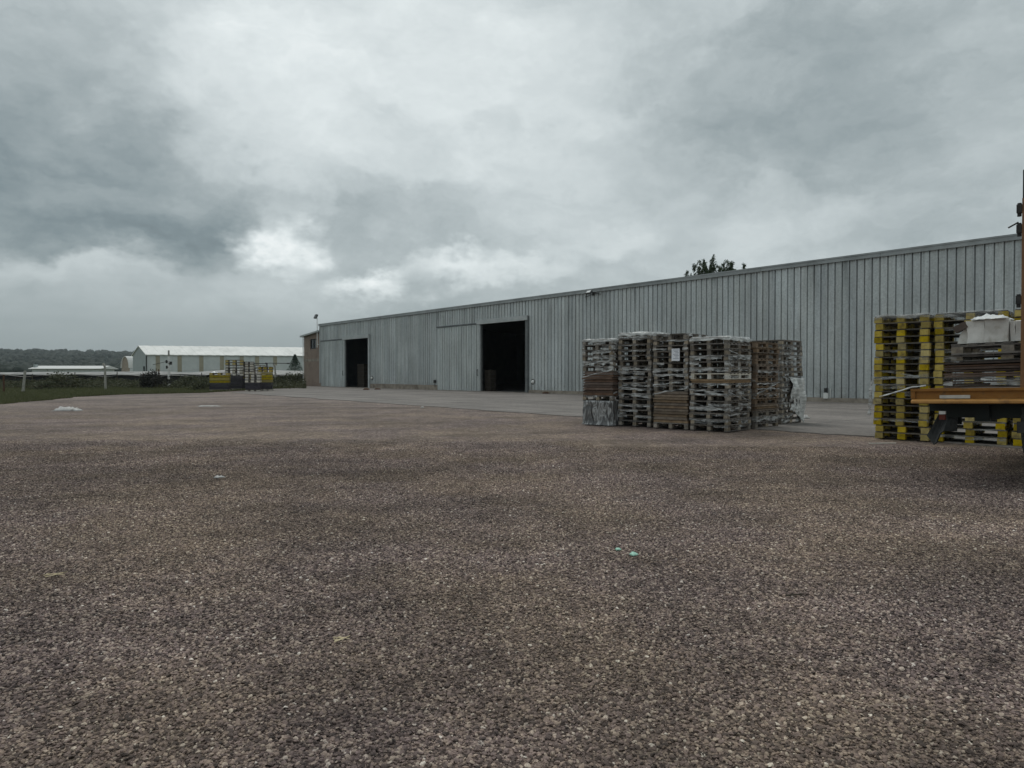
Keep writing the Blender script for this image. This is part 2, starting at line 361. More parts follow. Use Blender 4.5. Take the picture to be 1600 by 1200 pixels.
# ---------------------------------------------------------------- object helpers
class MB:
    def __init__(s): s.v = []; s.f = []; s.mi = []
    def add(s, vs, fs, mi=0):
        o = len(s.v); s.v += [tuple(v) for v in vs]; s.f += [tuple(i + o for i in f) for f in fs]; s.mi += [mi] * len(fs)
        return s
    def box(s, x0, x1, y0, y1, z0, z1, mat=None, mi=0):
        vs = [(x, y, z) for z in (z0, z1) for y in (y0, y1) for x in (x0, x1)]
        if mat is not None: vs = [mat @ Vector(v) for v in vs]
        return s.add(vs, [(0, 2, 3, 1), (4, 5, 7, 6), (0, 1, 5, 4), (2, 6, 7, 3), (0, 4, 6, 2), (1, 3, 7, 5)], mi)
    def tube(s, p, q, r0, r1=None, n=8, mi=0):
        p, q = Vector(p), Vector(q); r1 = r0 if r1 is None else r1
        d = (q - p).normalized(); a = d.orthogonal().normalized(); b = d.cross(a)
        vs = [p + (a * math.cos(2 * math.pi * i / n) + b * math.sin(2 * math.pi * i / n)) * r0 for i in range(n)]
        vs += [q + (a * math.cos(2 * math.pi * i / n) + b * math.sin(2 * math.pi * i / n)) * r1 for i in range(n)]
        fs = [(i, (i + 1) % n, n + (i + 1) % n, n + i) for i in range(n)]
        fs += [tuple(range(n - 1, -1, -1)), tuple(range(n, 2 * n))]
        return s.add(vs, fs, mi)
    def lathe(s, prof, origin, axis=(0, 1, 0), n=24, mi=0):
        ax = Vector(axis).normalized(); a = ax.orthogonal().normalized(); b = ax.cross(a); o = Vector(origin)
        vs = []
        for (r, h) in prof:
            vs += [o + ax * h + (a * math.cos(2 * math.pi * i / n) + b * math.sin(2 * math.pi * i / n)) * r for i in range(n)]
        fs = []
        for k in range(len(prof) - 1):
            fs += [(k * n + i, k * n + (i + 1) % n, (k + 1) * n + (i + 1) % n, (k + 1) * n + i) for i in range(n)]
        return s.add(vs, fs, mi)
    def mesh(s, name, mats, smooth=False):
        me = bpy.data.meshes.new(name); me.from_pydata(s.v, [], s.f)
        for m in (mats if isinstance(mats, (list, tuple)) else [mats]): me.materials.append(m)
        if any(s.mi): me.polygons.foreach_set('material_index', s.mi)
        if smooth: me.polygons.foreach_set('use_smooth', [True] * len(me.polygons))
        me.update(); return me
    def build(s, name, mats, parent=None, smooth=False):
        return link(name, s.mesh(name, mats, smooth), parent)
def link(name, data, parent=None):
    o = bpy.data.objects.new(name, data); COL.objects.link(o)
    if parent is not None: o.parent = parent
    return o
def tag(o, label=None, cat=None, group=None, kind=None):
    if label: o['label'] = label
    if cat: o['category'] = cat
    if group: o['group'] = group
    if kind: o['kind'] = kind
    return o
def thing(name, label, cat, loc=(0, 0, 0), rz=0.0, group=None):
    o = bpy.data.objects.new(name, None); COL.objects.link(o); o.empty_display_size = 0.2
    o.location = loc; o.rotation_euler = (0, 0, rz)
    return tag(o, label, cat, group)
KIDS = {}
def copy_tree(src):
    c = src.copy(); COL.objects.link(c)
    for ch in KIDS[src.name]:
        k = ch.copy(); COL.objects.link(k); k.parent = c
    return c
def tri_soup(name, mat, V, Fc, smooth=False):
    """numpy verts (n,3) and faces (m,k)"""
    me = bpy.data.meshes.new(name); k = Fc.shape[1]
    me.vertices.add(len(V)); me.vertices.foreach_set('co', V.astype(np.float32).ravel())
    me.loops.add(Fc.size); me.loops.foreach_set('vertex_index', Fc.astype(np.int32).ravel())
    me.polygons.add(len(Fc)); me.polygons.foreach_set('loop_start', np.arange(0, Fc.size, k, dtype=np.int32))
    me.polygons.foreach_set('loop_total', np.full(len(Fc), k, dtype=np.int32))
    me.materials.append(mat)
    if smooth: me.polygons.foreach_set('use_smooth', np.ones(len(Fc), dtype=bool))
    me.update(calc_edges=True); me.validate(); return me
def leaf_quads(P, size, squash=1.0, droop=0.0):
    n = len(P)
    a = nr.normal(size=(n, 3)); a[:, 2] *= 0.7; a /= np.linalg.norm(a, axis=1, keepdims=True)
    b = nr.normal(size=(n, 3)); b -= a * (a * b).sum(1, keepdims=True); b /= np.linalg.norm(b, axis=1, keepdims=True)
    s = size * nr.uniform(0.6, 1.4, (n, 1)); w = s * 0.5 * squash
    V = np.stack([P - a * s, P - b * w * 0.8, P + a * s, P + b * w], 1).reshape(-1, 3)
    return V, np.arange(4 * n).reshape(n, 4)

# ---------------------------------------------------------------- facade frame
A = ground(500, 604); Bp = ground(1590, 638)
U = (Bp - A).normalized(); INW = Vector((-U.y, U.x, 0))
YAW = math.atan2(U.y, U.x)
def face(px, py, off=0.0):
    """pixel -> (s along facade from far corner, z)"""
    d = ray(px, py); o = A - INW * off
    t = (o - EYE).dot(INW) / d.dot(INW); P = EYE + d * t
    return (P - A).dot(U), P.z
def fs(px): return face(px, 590)[0]
EAVE = 0.5 * (face(500, 508.5)[1] + face(1590, 362)[1])
LEN = 92.0
print('facade', A, U, 'eave', EAVE, face(500, 508.5), face(1590, 362))
WL = lambda s, y, z: A + U * s + INW * y + Vector((0, 0, z))     # warehouse local -> world

# ---------------------------------------------------------------- ground
def sheet(name, pts, z, mat, kind='structure'):
    mb = MB(); mb.add([(p[0], p[1], z) for p in pts], [tuple(range(len(pts)))])
    o = mb.build(name, mat); tag(o, kind=kind); return o
mb = MB(); mb.add([(-5000, -300, -0.02), (5000, -300, -0.02), (5000, 6000, -0.02), (-5000, 6000, -0.02)], [(0, 1, 2, 3)])
tag(mb.build('ground', M['field']), kind='structure')
edge_px = [(-900, 760), (-500, 690), (-250, 655), (0, 632), (60, 626.5), (125, 620), (190, 616.5), (250, 615.2), (320, 613.8), (375, 610.5), (425, 608), (475, 606)]
edge = [ground(*p) for p in edge_px]
EDGE = []
for i in range(len(edge) - 1):
    for k in range(14):
        p = edge[i].lerp(edge[i + 1], k / 14)
        j = mnoise.noise(Vector((p.x * 0.35, p.y * 0.35, 3))) * 0.9 + mnoise.noise(Vector((p.x * 1.7, p.y * 1.7, 9))) * 0.35
        EDGE.append(Vector((p.x + j * 0.3, p.y + j, 0)))
EDGE.append(edge[-1])
yard = EDGE + [WL(-6, 0.5, 0), WL(LEN, 0.5, 0), WL(LEN + 60, -20, 0), Vector((140, -60, 0)), Vector((-120, -60, 0))]
sheet('gravel_yard', yard, 0.0, M['gravel'])
a1, a2 = ground(435, 619), ground(1380, 685)
ad = (a2 - a1).normalized()
ap = []
for k in range(0, 421):
    p = a1 + ad * (-10 + k * 0.3)
    j = mnoise.noise(Vector((k * 0.13, 1, 2))) * 0.30 + mnoise.noise(Vector((k * 0.71, 4, 2))) * 0.14
    ap.append(p + Vector((-ad.y, ad.x, 0)) * j)
mb = MB()
top = [(p.x, p.y, 0.022) for p in ap] + [tuple(WL(LEN + 16, 0.3, 0.022)), tuple(WL(-0.2, 0.3, 0.022)), tuple(WL(-5.2, 0.0, 0.022))]
n = len(top); bot = [(x, y, -0.01) for x, y, z in top]
mb.add(top + bot, [tuple(range(n))] + [(i, n + i, n + (i + 1) % n, (i + 1) % n) for i in range(n)])
tag(mb.build('apron', M['apron']), kind='structure')

# near gravel: real stones scattered by geometry nodes over the foreground
def stones():
    N = 2150000
    Y = np.sqrt(nr.uniform(1.5 ** 2, 15.0 ** 2, N)); X = nr.uniform(-1, 1, N) * (0.95 * Y + 1.2)
    keep = nr.uniform(0, 1, N) < np.clip((15.0 - Y) / 9.5, 0, 1) ** 1.2
    keep &= ~((X > 1.6) & (Y > 13.2))
    X, Y = X[keep], Y[keep]
    me = bpy.data.meshes.new('gravel_stones'); me.vertices.add(len(X))
    P = np.stack([X, Y, nr.uniform(-0.001, 0.005, len(X))], 1)
    me.vertices.foreach_set('co', P.astype(np.float32).ravel()); me.update()
    o = link('gravel_stones', me); tag(o, 'loose reddish-grey crushed gravel stones covering the yard in the foreground', 'gravel', kind='stuff')
    ng = bpy.data.node_groups.new('scatter_stones', 'GeometryNodeTree')
    ng.interface.new_socket('Geometry', in_out='INPUT', socket_type='NodeSocketGeometry')
    ng.interface.new_socket('Geometry', in_out='OUTPUT', socket_type='NodeSocketGeometry')
    N_, L = ng.nodes, ng.links
    gi = N_.new('NodeGroupInput'); go = N_.new('NodeGroupOutput')
    join = N_.new('GeometryNodeJoinGeometry')
    for k in range(7):
        ico = N_.new('GeometryNodeMeshIcoSphere'); ico.inputs['Radius'].default_value = 1.0; ico.inputs['Subdivisions'].default_value = 1 if k % 2 else 2
        sp = N_.new('GeometryNodeSetPosition')
        pos = N_.new('GeometryNodeInputPosition'); nz = N_.new('ShaderNodeTexNoise')
        nz.noise_dimensions = '4D'; nz.inputs['W'].default_value = k * 7.7; nz.inputs['Scale'].default_value = 0.9; nz.inputs['Detail'].default_value = 1.0
        L.new(pos.outputs[0], nz.inputs['Vector'])
        sub = N_.new('ShaderNodeVectorMath'); sub.operation = 'SUBTRACT'; sub.inputs[1].default_value = (0.5, 0.5, 0.5)
        L.new(nz.outputs['Color'], sub.inputs[0])
        mul = N_.new('ShaderNodeVectorMath'); mul.operation = 'SCALE'; mul.inputs['Scale'].default_value = 2.0
        L.new(sub.outputs[0], mul.inputs[0]); L.new(mul.outputs[0], sp.inputs['Offset'])
        L.new(ico.outputs['Mesh'], sp.inputs['Geometry'])
        g2i = N_.new('GeometryNodeGeometryToInstance'); L.new(sp.outputs[0], g2i.inputs[0]); L.new(g2i.outputs[0], join.inputs[0])
    iop = N_.new('GeometryNodeInstanceOnPoints'); iop.inputs['Pick Instance'].default_value = True
    rv = N_.new('FunctionNodeRandomValue'); rv.data_type = 'FLOAT_VECTOR'; rv.inputs['Min'].default_value = (-0.6, -0.6, 0); rv.inputs['Max'].default_value = (0.6, 0.6, 6.28)
    rs = N_.new('FunctionNodeRandomValue'); rs.data_type = 'FLOAT'
    rsin = [i for i in rs.inputs if i.name in ('Min', 'Max') and i.type == 'VALUE']
    rsin[0].default_value = 0.0; rsin[1].default_value = 1.0
    pw = N_.new('ShaderNodeMath'); pw.operation = 'POWER'; pw.inputs[1].default_value = 3.2
    ma = N_.new('ShaderNodeMath'); ma.operation = 'MULTIPLY_ADD'; ma.inputs[1].default_value = 0.0072; ma.inputs[2].default_value = 0.0040
    fo = [q for q in rs.outputs if q.type == 'VALUE'][0]
    L.new(fo, pw.inputs[0]); L.new(pw.outputs[0], ma.inputs[0])
    cb = N_.new('ShaderNodeCombineXYZ')
    m1 = N_.new('ShaderNodeMath'); m1.operation = 'MULTIPLY'; m1.inputs[1].default_value = 1.25
    m2 = N_.new('ShaderNodeMath'); m2.operation = 'MULTIPLY'; m2.inputs[1].default_value = 0.62
    L.new(ma.outputs[0], m1.inputs[0]); L.new(ma.outputs[0], m2.inputs[0])
    L.new(m1.outputs[0], cb.inputs[0]); L.new(ma.outputs[0], cb.inputs[1]); L.new(m2.outputs[0], cb.inputs[2])
    m2p = N_.new('GeometryNodeMeshToPoints'); L.new(gi.outputs[0], m2p.inputs[0])
    L.new(m2p.outputs[0], iop.inputs['Points']); L.new(join.outputs[0], iop.inputs['Instance'])
    L.new([q for q in rv.outputs if q.type == 'VECTOR'][0], iop.inputs['Rotation']); L.new(cb.outputs[0], iop.inputs['Scale'])
    sm = N_.new('GeometryNodeSetMaterial'); sm.inputs['Material'].default_value = M['stone']
    L.new(iop.outputs[0], sm.inputs[0]); L.new(sm.outputs[0], go.inputs[0])
    md = o.modifiers.new('scatter', 'NODES'); md.node_group = ng
stones()

# ---------------------------------------------------------------- warehouse
wh = thing('warehouse', 'long grey corrugated metal warehouse with two dark open doorways', 'warehouse', A, YAW)
D1 = (fs(540), fs(577), face(558, 529.5)[1]); D2 = (fs(752), fs(823), face(790, 503.5)[1])
print('doors', D1, D2, EAVE)
leaf1 = (fs(504), fs(541)); leaf2 = (fs(686), fs(753))
def corrug(x0, x1, zb, zt, openings=(), jit=True, ph=0.0):
    prof = [(0.0, 0), (0.10, 0), (0.115, -0.010), (0.135, -0.010), (0.15, 0), (0.230, 0), (0.248, -0.045), (0.285, -0.045), (0.299, 0.0), (0.303, 0.085), (0.334, 0.085), (0.338, 0)]
    P = []
    k0 = int(x0 / 0.35) - 1
    k = k0
    while k * 0.35 < x1 + 0.4:
        for (a, y) in prof:
            s = k * 0.35 + a + ph
            if x0 <= s <= x1: P.append((s, y))
        k += 1
    cuts = [x0, x1] + [c for o in openings for c in o[:2]]
    for c in cuts:
        P.append((c, 0.0)); P.append((c, 0.0))
    P.sort(key=lambda q: q[0])
    mb = MB()
    for (a, ya), (b, yb) in zip(P[:-1], P[1:]):
        if b - a < 1e-6: continue
        mid = 0.5 * (a + b); z0 = zb(mid)
        sh = int(mid / 1.05)
        for o in openings:
            if o[0] < mid < o[1]: z0 = o[2]
        j = (((sh * 7919) % 13) / 13 - 0.5) * 0.006 if jit else 0
        mb.add([(a, ya + j, z0), (b, yb + j, z0), (b, yb + j, zt), (a, ya + j, zt)], [(0, 1, 2, 3)])
    return mb
PL = lambda s: 0.46 if s < D2[0] else 0.24
ops = (D1, D2)
corrug(0, LEN, PL, EAVE - 0.2, ops).build('front_wall', M['galv'], wh)
DEP = 30.0
mb = MB()
mb.box(-0.02, 0.04, 0.05, DEP, 0, EAVE - 0.3); mb.box(LEN - 0.04, LEN, 0.05, DEP, 0, EAVE - 0.3); mb.box(0, LEN, DEP - 0.1, DEP, 0, EAVE - 0.02)
for xg in (-0.02, LEN - .02): mb.add([(xg, 0.05, EAVE - 0.3), (xg, DEP, EAVE - 0.3), (xg, DEP, EAVE - .07), (xg, DEP / 2, EAVE + 1.34), (xg, 0.05, EAVE - .07)], [(0, 1, 2, 3, 4)])
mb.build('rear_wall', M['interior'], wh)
mb = MB()
for (y0, z0, y1, z1) in ((-0.06, EAVE - 0.06, DEP / 2, EAVE + 1.35), (DEP / 2, EAVE + 1.35, DEP + 0.1, EAVE - 0.06)):
    mb.add([(-0.1, y0, z0), (LEN, y0, z0), (LEN, y1, z1), (-0.1, y1, z1), (-0.1, y0, z0 - .05), (LEN, y0, z0 - .05), (LEN, y1, z1 - .05), (-0.1, y1, z1 - .05)],
           [(0, 1, 2, 3), (7, 6, 5, 4), (0, 4, 5, 1), (2, 6, 7, 3), (1, 5, 6, 2), (3, 7, 4, 0)])
mb.build('roof', M['trim'], wh)
mb = MB(); s = -0.08
while s < LEN:
    e = min(s + 6.1, LEN); j = rng.uniform(-0.008, 0.008)
    mb.box(s, e - 0.012, -0.13 + j, -0.052, EAVE - 0.215 + j, EAVE + 0.01)
    mb.box(s, e - 0.006, -0.16, -0.13 + j - 0.003, EAVE - 0.045, EAVE + 0.03)
    s = e
mb.build('fascia', M['fascia'], wh)
mb = MB()
for a, b in ((-0.02, D1[0] - 0.06), (D1[1] + 0.06, D2[0] - 0.06), (D2[1] + 0.06, LEN)):
    mb.box(a, b, 0.0 if a < 0 else -0.05, 0.22, 0.0, (0.46 if a < D2[0] else 0.24) - 0.004)
mb.build('plinth', M['plinth'], wh)
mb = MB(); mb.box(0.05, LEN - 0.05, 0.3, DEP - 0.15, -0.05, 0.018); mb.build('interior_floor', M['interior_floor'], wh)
s = 9.0
while s < LEN - 2:                                    # steel columns inside
    mb = MB(); mb.box(s, s + .2, 14.9, 15.1, 0.02, EAVE + .9); mb.build('steel_column', M['trim_dark'], wh); s += 12.0
# door frames, rails and sliding leaves
for (o, lf, pxh) in ((D1, leaf1, 0), (D2, leaf2, 1)):
    mb = MB()
    mb.box(o[1], o[1] + 0.26, -0.16, 0.10, 0.02, o[2] + 0.33)
    mb.build('door_frame', M['trim_dark'] if pxh else M['trim'], wh)
    mb = MB(); mb.box(o[0] - 0.05, o[0], 0.02, 0.16, 0.02, o[2]); mb.build('door_frame', M['trim_dark'], wh)
    mb = MB(); mb.box(o[0] - 0.3, o[1] + 0.29, -0.26, -0.165, o[2], o[2] + 0.36)
    mb.box(o[0] - 0.3, o[1] + 0.29, -0.165, -0.05, o[2] + 0.30, o[2] + 0.36)
    mb.build('door_header', M['trim'], wh)
    mb = MB(); mb.box(lf[0] - 0.1, o[0] - 0.31, -0.22, -0.05, o[2] + 0.02, o[2] + 0.13); mb.build('door_rail', M['trim_dark'], wh)
    dl = thing('sliding_door', None, None); dl.parent = wh; dl.location = (0, -0.155, 0)
    dl.name = 'sliding_door'
    mb = corrug(lf[0], lf[1], lambda s: 0.05, o[2] + 0.0, (), True, 0.12)
    mb.box(lf[0], lf[1], 0.04, 0.08, 0.05, o[2])
    mb.build('door_sheet', M['galv_door'], dl)
    mb = MB()
    mb.box(lf[1] - 0.09, lf[1] + 0.012, -0.052, 0.085, 0.045, o[2] + .004); mb.build('door_edge', M['trim'], dl)
    mb = MB()
    hx = lf[1] - 0.28; hz = 1.55
    mb.tube((hx, -0.05, hz - .22), (hx, -0.13, hz - .22), .025); mb.tube((hx, -0.05, hz + .22), (hx, -0.13, hz + .22), .025)
    mb.tube((hx, -0.13, hz - .26), (hx, -0.13, hz + .26), .03); mb.build('handle', M['dark_iron'], dl)
    mb = MB(); mb.box(lf[0] - .1, o[1] + .3, -0.30, -0.02, 0.0, 0.04); mb.build('door_sill', M['plinth'], wh)
# corner flashing, right side of the far corner
mb = MB(); mb.box(-0.05, 0.14, -0.06, -0.045, 0.4, EAVE - .25); mb.box(-0.05, -0.035, -0.045, 0.1, 0.4, EAVE - .25); mb.build('corner_flashing', M['trim'], wh)

# small fittings on the wall
def wall_thing(name, label, cat, px, py, mbf, off=0.045):
    s, z = face(px, py, off); w = WL(s, -off, z)
    t = thing(name, label, cat, w, YAW); mbf(t); return t
def f_lamp(t):
    mb = MB(); mb.tube((0, 0, 0.12), (0, -0.35, 0.16), 0.025); mb.tube((0, 0.01, -.0), (0, -0.2, .14), .015); mb.box(-.08, .08, -.02, .015, -.08, .2); mb.build('bracket', M['dark_iron'], t)
    mb = MB(); mt = Matrix.Translation((0, -.42, .1)) @ Matrix.Rotation(R(-50), 4, 'X'); mb.box(-.2, .2, -.07, .07, -.14, .14, mt); mb.build('lamp_housing', M['lamp_grey'], t)
    mb = MB(); mb.box(-.16, .16, -.08, -.072, -.11, .11, mt); mb.build('lens', M['lamp_glass'], t)
    mb = MB(); mb.tube((-.08, -.01, .0), (-.75, -.03, -.12), .018); mb.build('cable', M['dark_iron'], t)
    mb = MB(); mb.tube((.08, -.01, .1), (.7, -.03, -.05), .018); mb.build('cable', M['dark_iron'], t)
wall_thing('wall_lamp', 'small floodlight on a bracket just under the warehouse roof edge, right of the large doorway', 'wall lamp', 927, 460, f_lamp)
def f_cap(t):
    mb = MB(); mb.lathe([(0.0, -.09), (.11, -.08), (.14, -.03), (.15, 0.02)], (0, 0, 0), (0, 1, 0), 16); mb.build('cap', M['white_paint'], t, True)
    mb = MB(); mb.lathe([(.15, 0.021), (.21, -.012), (.21, .03)], (0, 0, 0), (0, 1, 0), 16); mb.build('flange', M['dark_iron'], t)
wall_thing('vent_cap', 'round white cap in a black ring low on the wall beside the large doorway', 'vent cap', 832.5, 596.5, f_cap)
wall_thing('vent_cap', 'small white cap low on the wall beside the far, smaller doorway', 'vent cap', 581, 590.5, f_cap)
def f_tap(t):
    mb = MB(); mb.box(-.12, .10, -.10, .02, -.18, .10); mb.build('box', M['white_paint'], t)
    mb = MB(); mb.box(-.07, .07, -.12, -.102, .12, .34); mb.tube((.05, -.05, .1), (.05, -.05, .36), .022); mb.build('valve', M['dark_iron'], t)
    mb = MB(); mb.tube((.2, -.02, .3), (.18, -.02, -.18), .02); mb.build('pipe', M['white_paint'], t)
wall_thing('meter_box', 'small white meter box with black valve at the wall foot, between the pallet groups', 'meter box', 1291.5, 617, f_tap)
def f_sock(t):
    mb = MB(); mb.box(-.11, .11, -.12, .02, -.13, .13); mb.tube((0, -.03, -.13), (0, -.03, -.5), .02); mb.build('casing', M['dark_iron'], t)
wall_thing('junction_box', 'small dark junction box low on the wall left of the large sliding door', 'junction box', 680, 596, f_sock)

# things inside the doorways
def loose_stack(name, label, cat, px, py_off, Ydeep, w, d, h, n, mat, lean=0.0):
    s, z = face(px, 600); w0 = WL(s, Ydeep, 0.02)
    t = thing(name, label, cat, w0, YAW + R(rng.uniform(-6, 6)))
    mb = MB()
    for k in range(n):
        z0 = h * k / n; j = rng.uniform(-.02, .02)
        mb.box(-w / 2 + j, w / 2 + j, -d / 2, d / 2, z0 + .006, h * (k + 1) / n - .012)
    mb.build('boards', mat, t)
    mb = MB(); mb.box(-w / 2 - .02, -w / 2 + .06, -d / 2 - .02, -d / 2 - .003, 0, h + .05); mb.build('upright', mat, t)
    mb = MB(); mb.box(w / 2 - .06, w / 2 + .02, -d / 2 - .02, -d / 2 - .003, 0, h + .05); mb.build('upright', mat, t)
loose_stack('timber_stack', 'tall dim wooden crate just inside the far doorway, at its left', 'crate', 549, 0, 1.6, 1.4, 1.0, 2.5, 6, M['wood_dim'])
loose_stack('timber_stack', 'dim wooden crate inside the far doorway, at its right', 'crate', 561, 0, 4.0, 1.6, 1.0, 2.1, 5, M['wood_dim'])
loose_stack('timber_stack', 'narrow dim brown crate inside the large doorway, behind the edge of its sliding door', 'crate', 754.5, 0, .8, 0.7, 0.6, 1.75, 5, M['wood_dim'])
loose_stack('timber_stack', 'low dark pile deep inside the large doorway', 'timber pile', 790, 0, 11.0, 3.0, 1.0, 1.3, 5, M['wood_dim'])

# ---------------------------------------------------------------- brick annex at the far end
s_l = face(474, 600)[0]
an = thing('brick_annex', 'small brown brick annex with a mono-pitch roof at the far end of the warehouse', 'annex', A, YAW)
zl, zr = face(474, 526)[1], face(498, 519)[1]
w0s, w0z = face(483.5, 545.5); w1s, w1z = face(492.5, 529)
mb = MB()
def apx(y): return y
outer = [(s_l, 0), (-0.06, 0), (-0.06, zr), (s_l, zl)]
# front wall with window opening as 4 pieces
def wall_top(s): return zl + (zr - zl) * (s - s_l) / (-0.06 - s_l)
for a, b, z0, z1a, z1b in ((s_l, w0s, 0, wall_top(s_l), wall_top(w0s)), (w1s, -0.06, 0, wall_top(w1s), wall_top(-0.06)),
                           (w0s, w1s, 0, w0z, w0z), (w0s, w1s, w1z, wall_top(w0s), wall_top(w1s))):
    vs = [(a, 0.1, z0), (b, 0.1, z0), (b, 0.1, z1b), (a, 0.1, z1a), (a, 0.35, z0), (b, 0.35, z0), (b, 0.35, z1b), (a, 0.35, z1a)]
    mb.add(vs, [(0, 1, 2, 3), (7, 6, 5, 4), (1, 5, 6, 2), (4, 0, 3, 7), (3, 2, 6, 7), (0, 4, 5, 1)])
mb.box(s_l, s_l + .25, 0.352, 9, 0, zl - .02); mb.box(s_l, -0.06, 9, 9.25, 0, zl - .02)
mb.build('wall', M['brick'], an)
mb = MB(); b_s, b_z = face(486, 562.5)
mb.box(s_l - .02, -0.06, 0.07, 0.097, b_z - .16, b_z + .16); mb.build('concrete_band', M['plinth'], an)
mb = MB()
vs = []
for y in (-0.25, 9.4):
    for (s_, z_) in ((s_l - .45, zl - .07), (-0.07, zr + .02), (-0.07, zr + .20), (s_l - .45, zl + .11)): vs.append((s_, y, z_))
mb.add(vs, [(0, 1, 2, 3), (7, 6, 5, 4), (0, 4, 5, 1), (1, 5, 6, 2), (2, 6, 7, 3), (3, 7, 4, 0)]); mb.build('roof', M['trim'], an)
wd = MB()
for a, b, c, d in ((w0s, w1s, w0z, w0z + .1), (w0s, w1s, w1z - .1, w1z), (w0s, w0s + .1, w0z + .1, w1z - .1), (w1s - .1, w1s, w0z + .1, w1z - .1), ((w0s + w1s) / 2 - .04, (w0s + w1s) / 2 + .04, w0z + .1, w1z - .1)):
    wd.box(a + .003, b - .003, .15, .21, c + .003, d - .003)
win = wd.build('window', M['dark_iron'], an)
mb = MB(); mb.box(w0s + .05, w1s - .05, .22, .24, w0z + .05, w1z - .05); mb.build('pane', M['glass_dark'], win)
mb = MB(); mb.tube((s_l - .1, 0.03, 0), (s_l - .1, 0.03, zl - .1), .05); mb.build('downpipe', M['white_paint'], an)
# floodlight on a mast at the corner
fl = thing('floodlight_mast', 'thin pale mast with a dark floodlight above the far corner of the warehouse', 'floodlight', WL(-0.25, -0.2, 4.5), YAW)
zt = face(499, 497)[1] - 4.5
mb = MB(); mb.tube((0, 0, 0), (0, 0, zt), .05, .045); mb.box(-.06, .22, -.02, .24, .3, .36); mb.build('mast', M['white_paint'], fl)
mb = MB(); mt = Matrix.Translation((-.12, -.1, zt + .18)) @ Matrix.Rotation(R(-25), 4, 'X'); mb.box(-.26, .26, -.10, .10, -.24, .24, mt); mb.build('lamp_head', M['lamp_grey'], fl)
mb = MB(); mb.box(-.21, .21, -.112, -.103, -.19, .19, mt); mb.build('lens', M['glass_dark'], fl)

# ---------------------------------------------------------------- pallets
ORD = ['topmost', 'second from the top', 'third from the top', 'fourth from the top', 'fifth from the top', 'sixth from the top', 'seventh from the top', 'eighth from the top',
       'ninth from the top', 'tenth from the top', 'eleventh from the top', 'twelfth from the top', 'thirteenth from the top', 'fourteenth from the top', 'fifteenth from the top', 'sixteenth from the top', 'seventeenth from the top', 'eighteenth from the top', 'nineteenth from the top', 'twentieth from the top']
PH = 0.146
def pallet_proto(kind, sx, sy):
    """origin at the near corner: x runs along the right-hand face, y along the left-hand face"""
    deckm, blockm = {'grey': (M['wood_grey'], M['block_wood']), 'brown': (M['wood_brown'], M['wood_brown']), 'pale': (M['wood_pale'], M['wood_pale']),
                     'yellow': (M['dark_deck'], M['yellow_block'])}[kind]
    root = bpy.data.objects.new('pallet', None); COL.objects.link(root); kids = []
    r = random.Random(int(sx * 100 + sy * 7) + len(kind))
    mb = MB(); nb = 7; bw = 0.1 if kind != 'yellow' else .11
    for i in range(nb):                                   # boards run along y, spaced along x
        c = bw / 2 + (sx - bw) * i / (nb - 1)
        mb.box(c - bw / 2, c + bw / 2, r.uniform(-.006, .006), sy + r.uniform(-.006, .006), 0.122, 0.144)
    for j in (0, .5, 1):                                  # stringer boards beneath
        c = .05 + (sy - .1) * j
        if kind != 'yellow': mb.box(0.003, sx - .003, c - .048, c + .048, 0.100, 0.1215)
        else: mb.box(.152, sx - .152, c - .048, c + .048, 0.100, 0.1215)
    kids.append(mb.build('deck', deckm, root))
    bl = MB(); L_, W_ = (.13, .095) if kind != 'yellow' else (.15, .15)
    bl.box(-L_ / 2, L_ / 2, -W_ / 2, W_ / 2, *((0.0225, 0.0995) if kind != 'yellow' else (0.003, 0.1215))); bme = bl.mesh('block', blockm)
    for i in (0, .5, 1):
        for j in (0, .5, 1):
            b = link('block', bme, root); pr = .008 if kind == 'yellow' else 0; b.location = (L_ / 2 - pr + (sx - L_ + 2 * pr) * i, W_ / 2 - pr + (sy - W_ + 2 * pr) * j, 0); kids.append(b)
    mb = MB()
    for j in (0, .5, 1):
        c = .05 + (sy - .1) * j
        mb.box(0, sx, c - .05, c + .05, 0.0, 0.022 if kind != 'yellow' else .0195)
    kids.append(mb.build('runners', deckm, root))
    KIDS[root.name] = kids
    return root
PROTO = {}; USED = set()
def pallet(kind, sx, sy, loc, rz, label, group, tilt=(0, 0)):
    key = (kind, sx, sy)
    if key not in PROTO: PROTO[key] = pallet_proto(*key)
    src = PROTO[key]
    if key in USED: o = copy_tree(src)
    else: o = src; USED.add(key)
    o.location = loc; o.rotation_euler = (tilt[0], tilt[1], rz)
    tag(o, label, 'pallet', group); return o
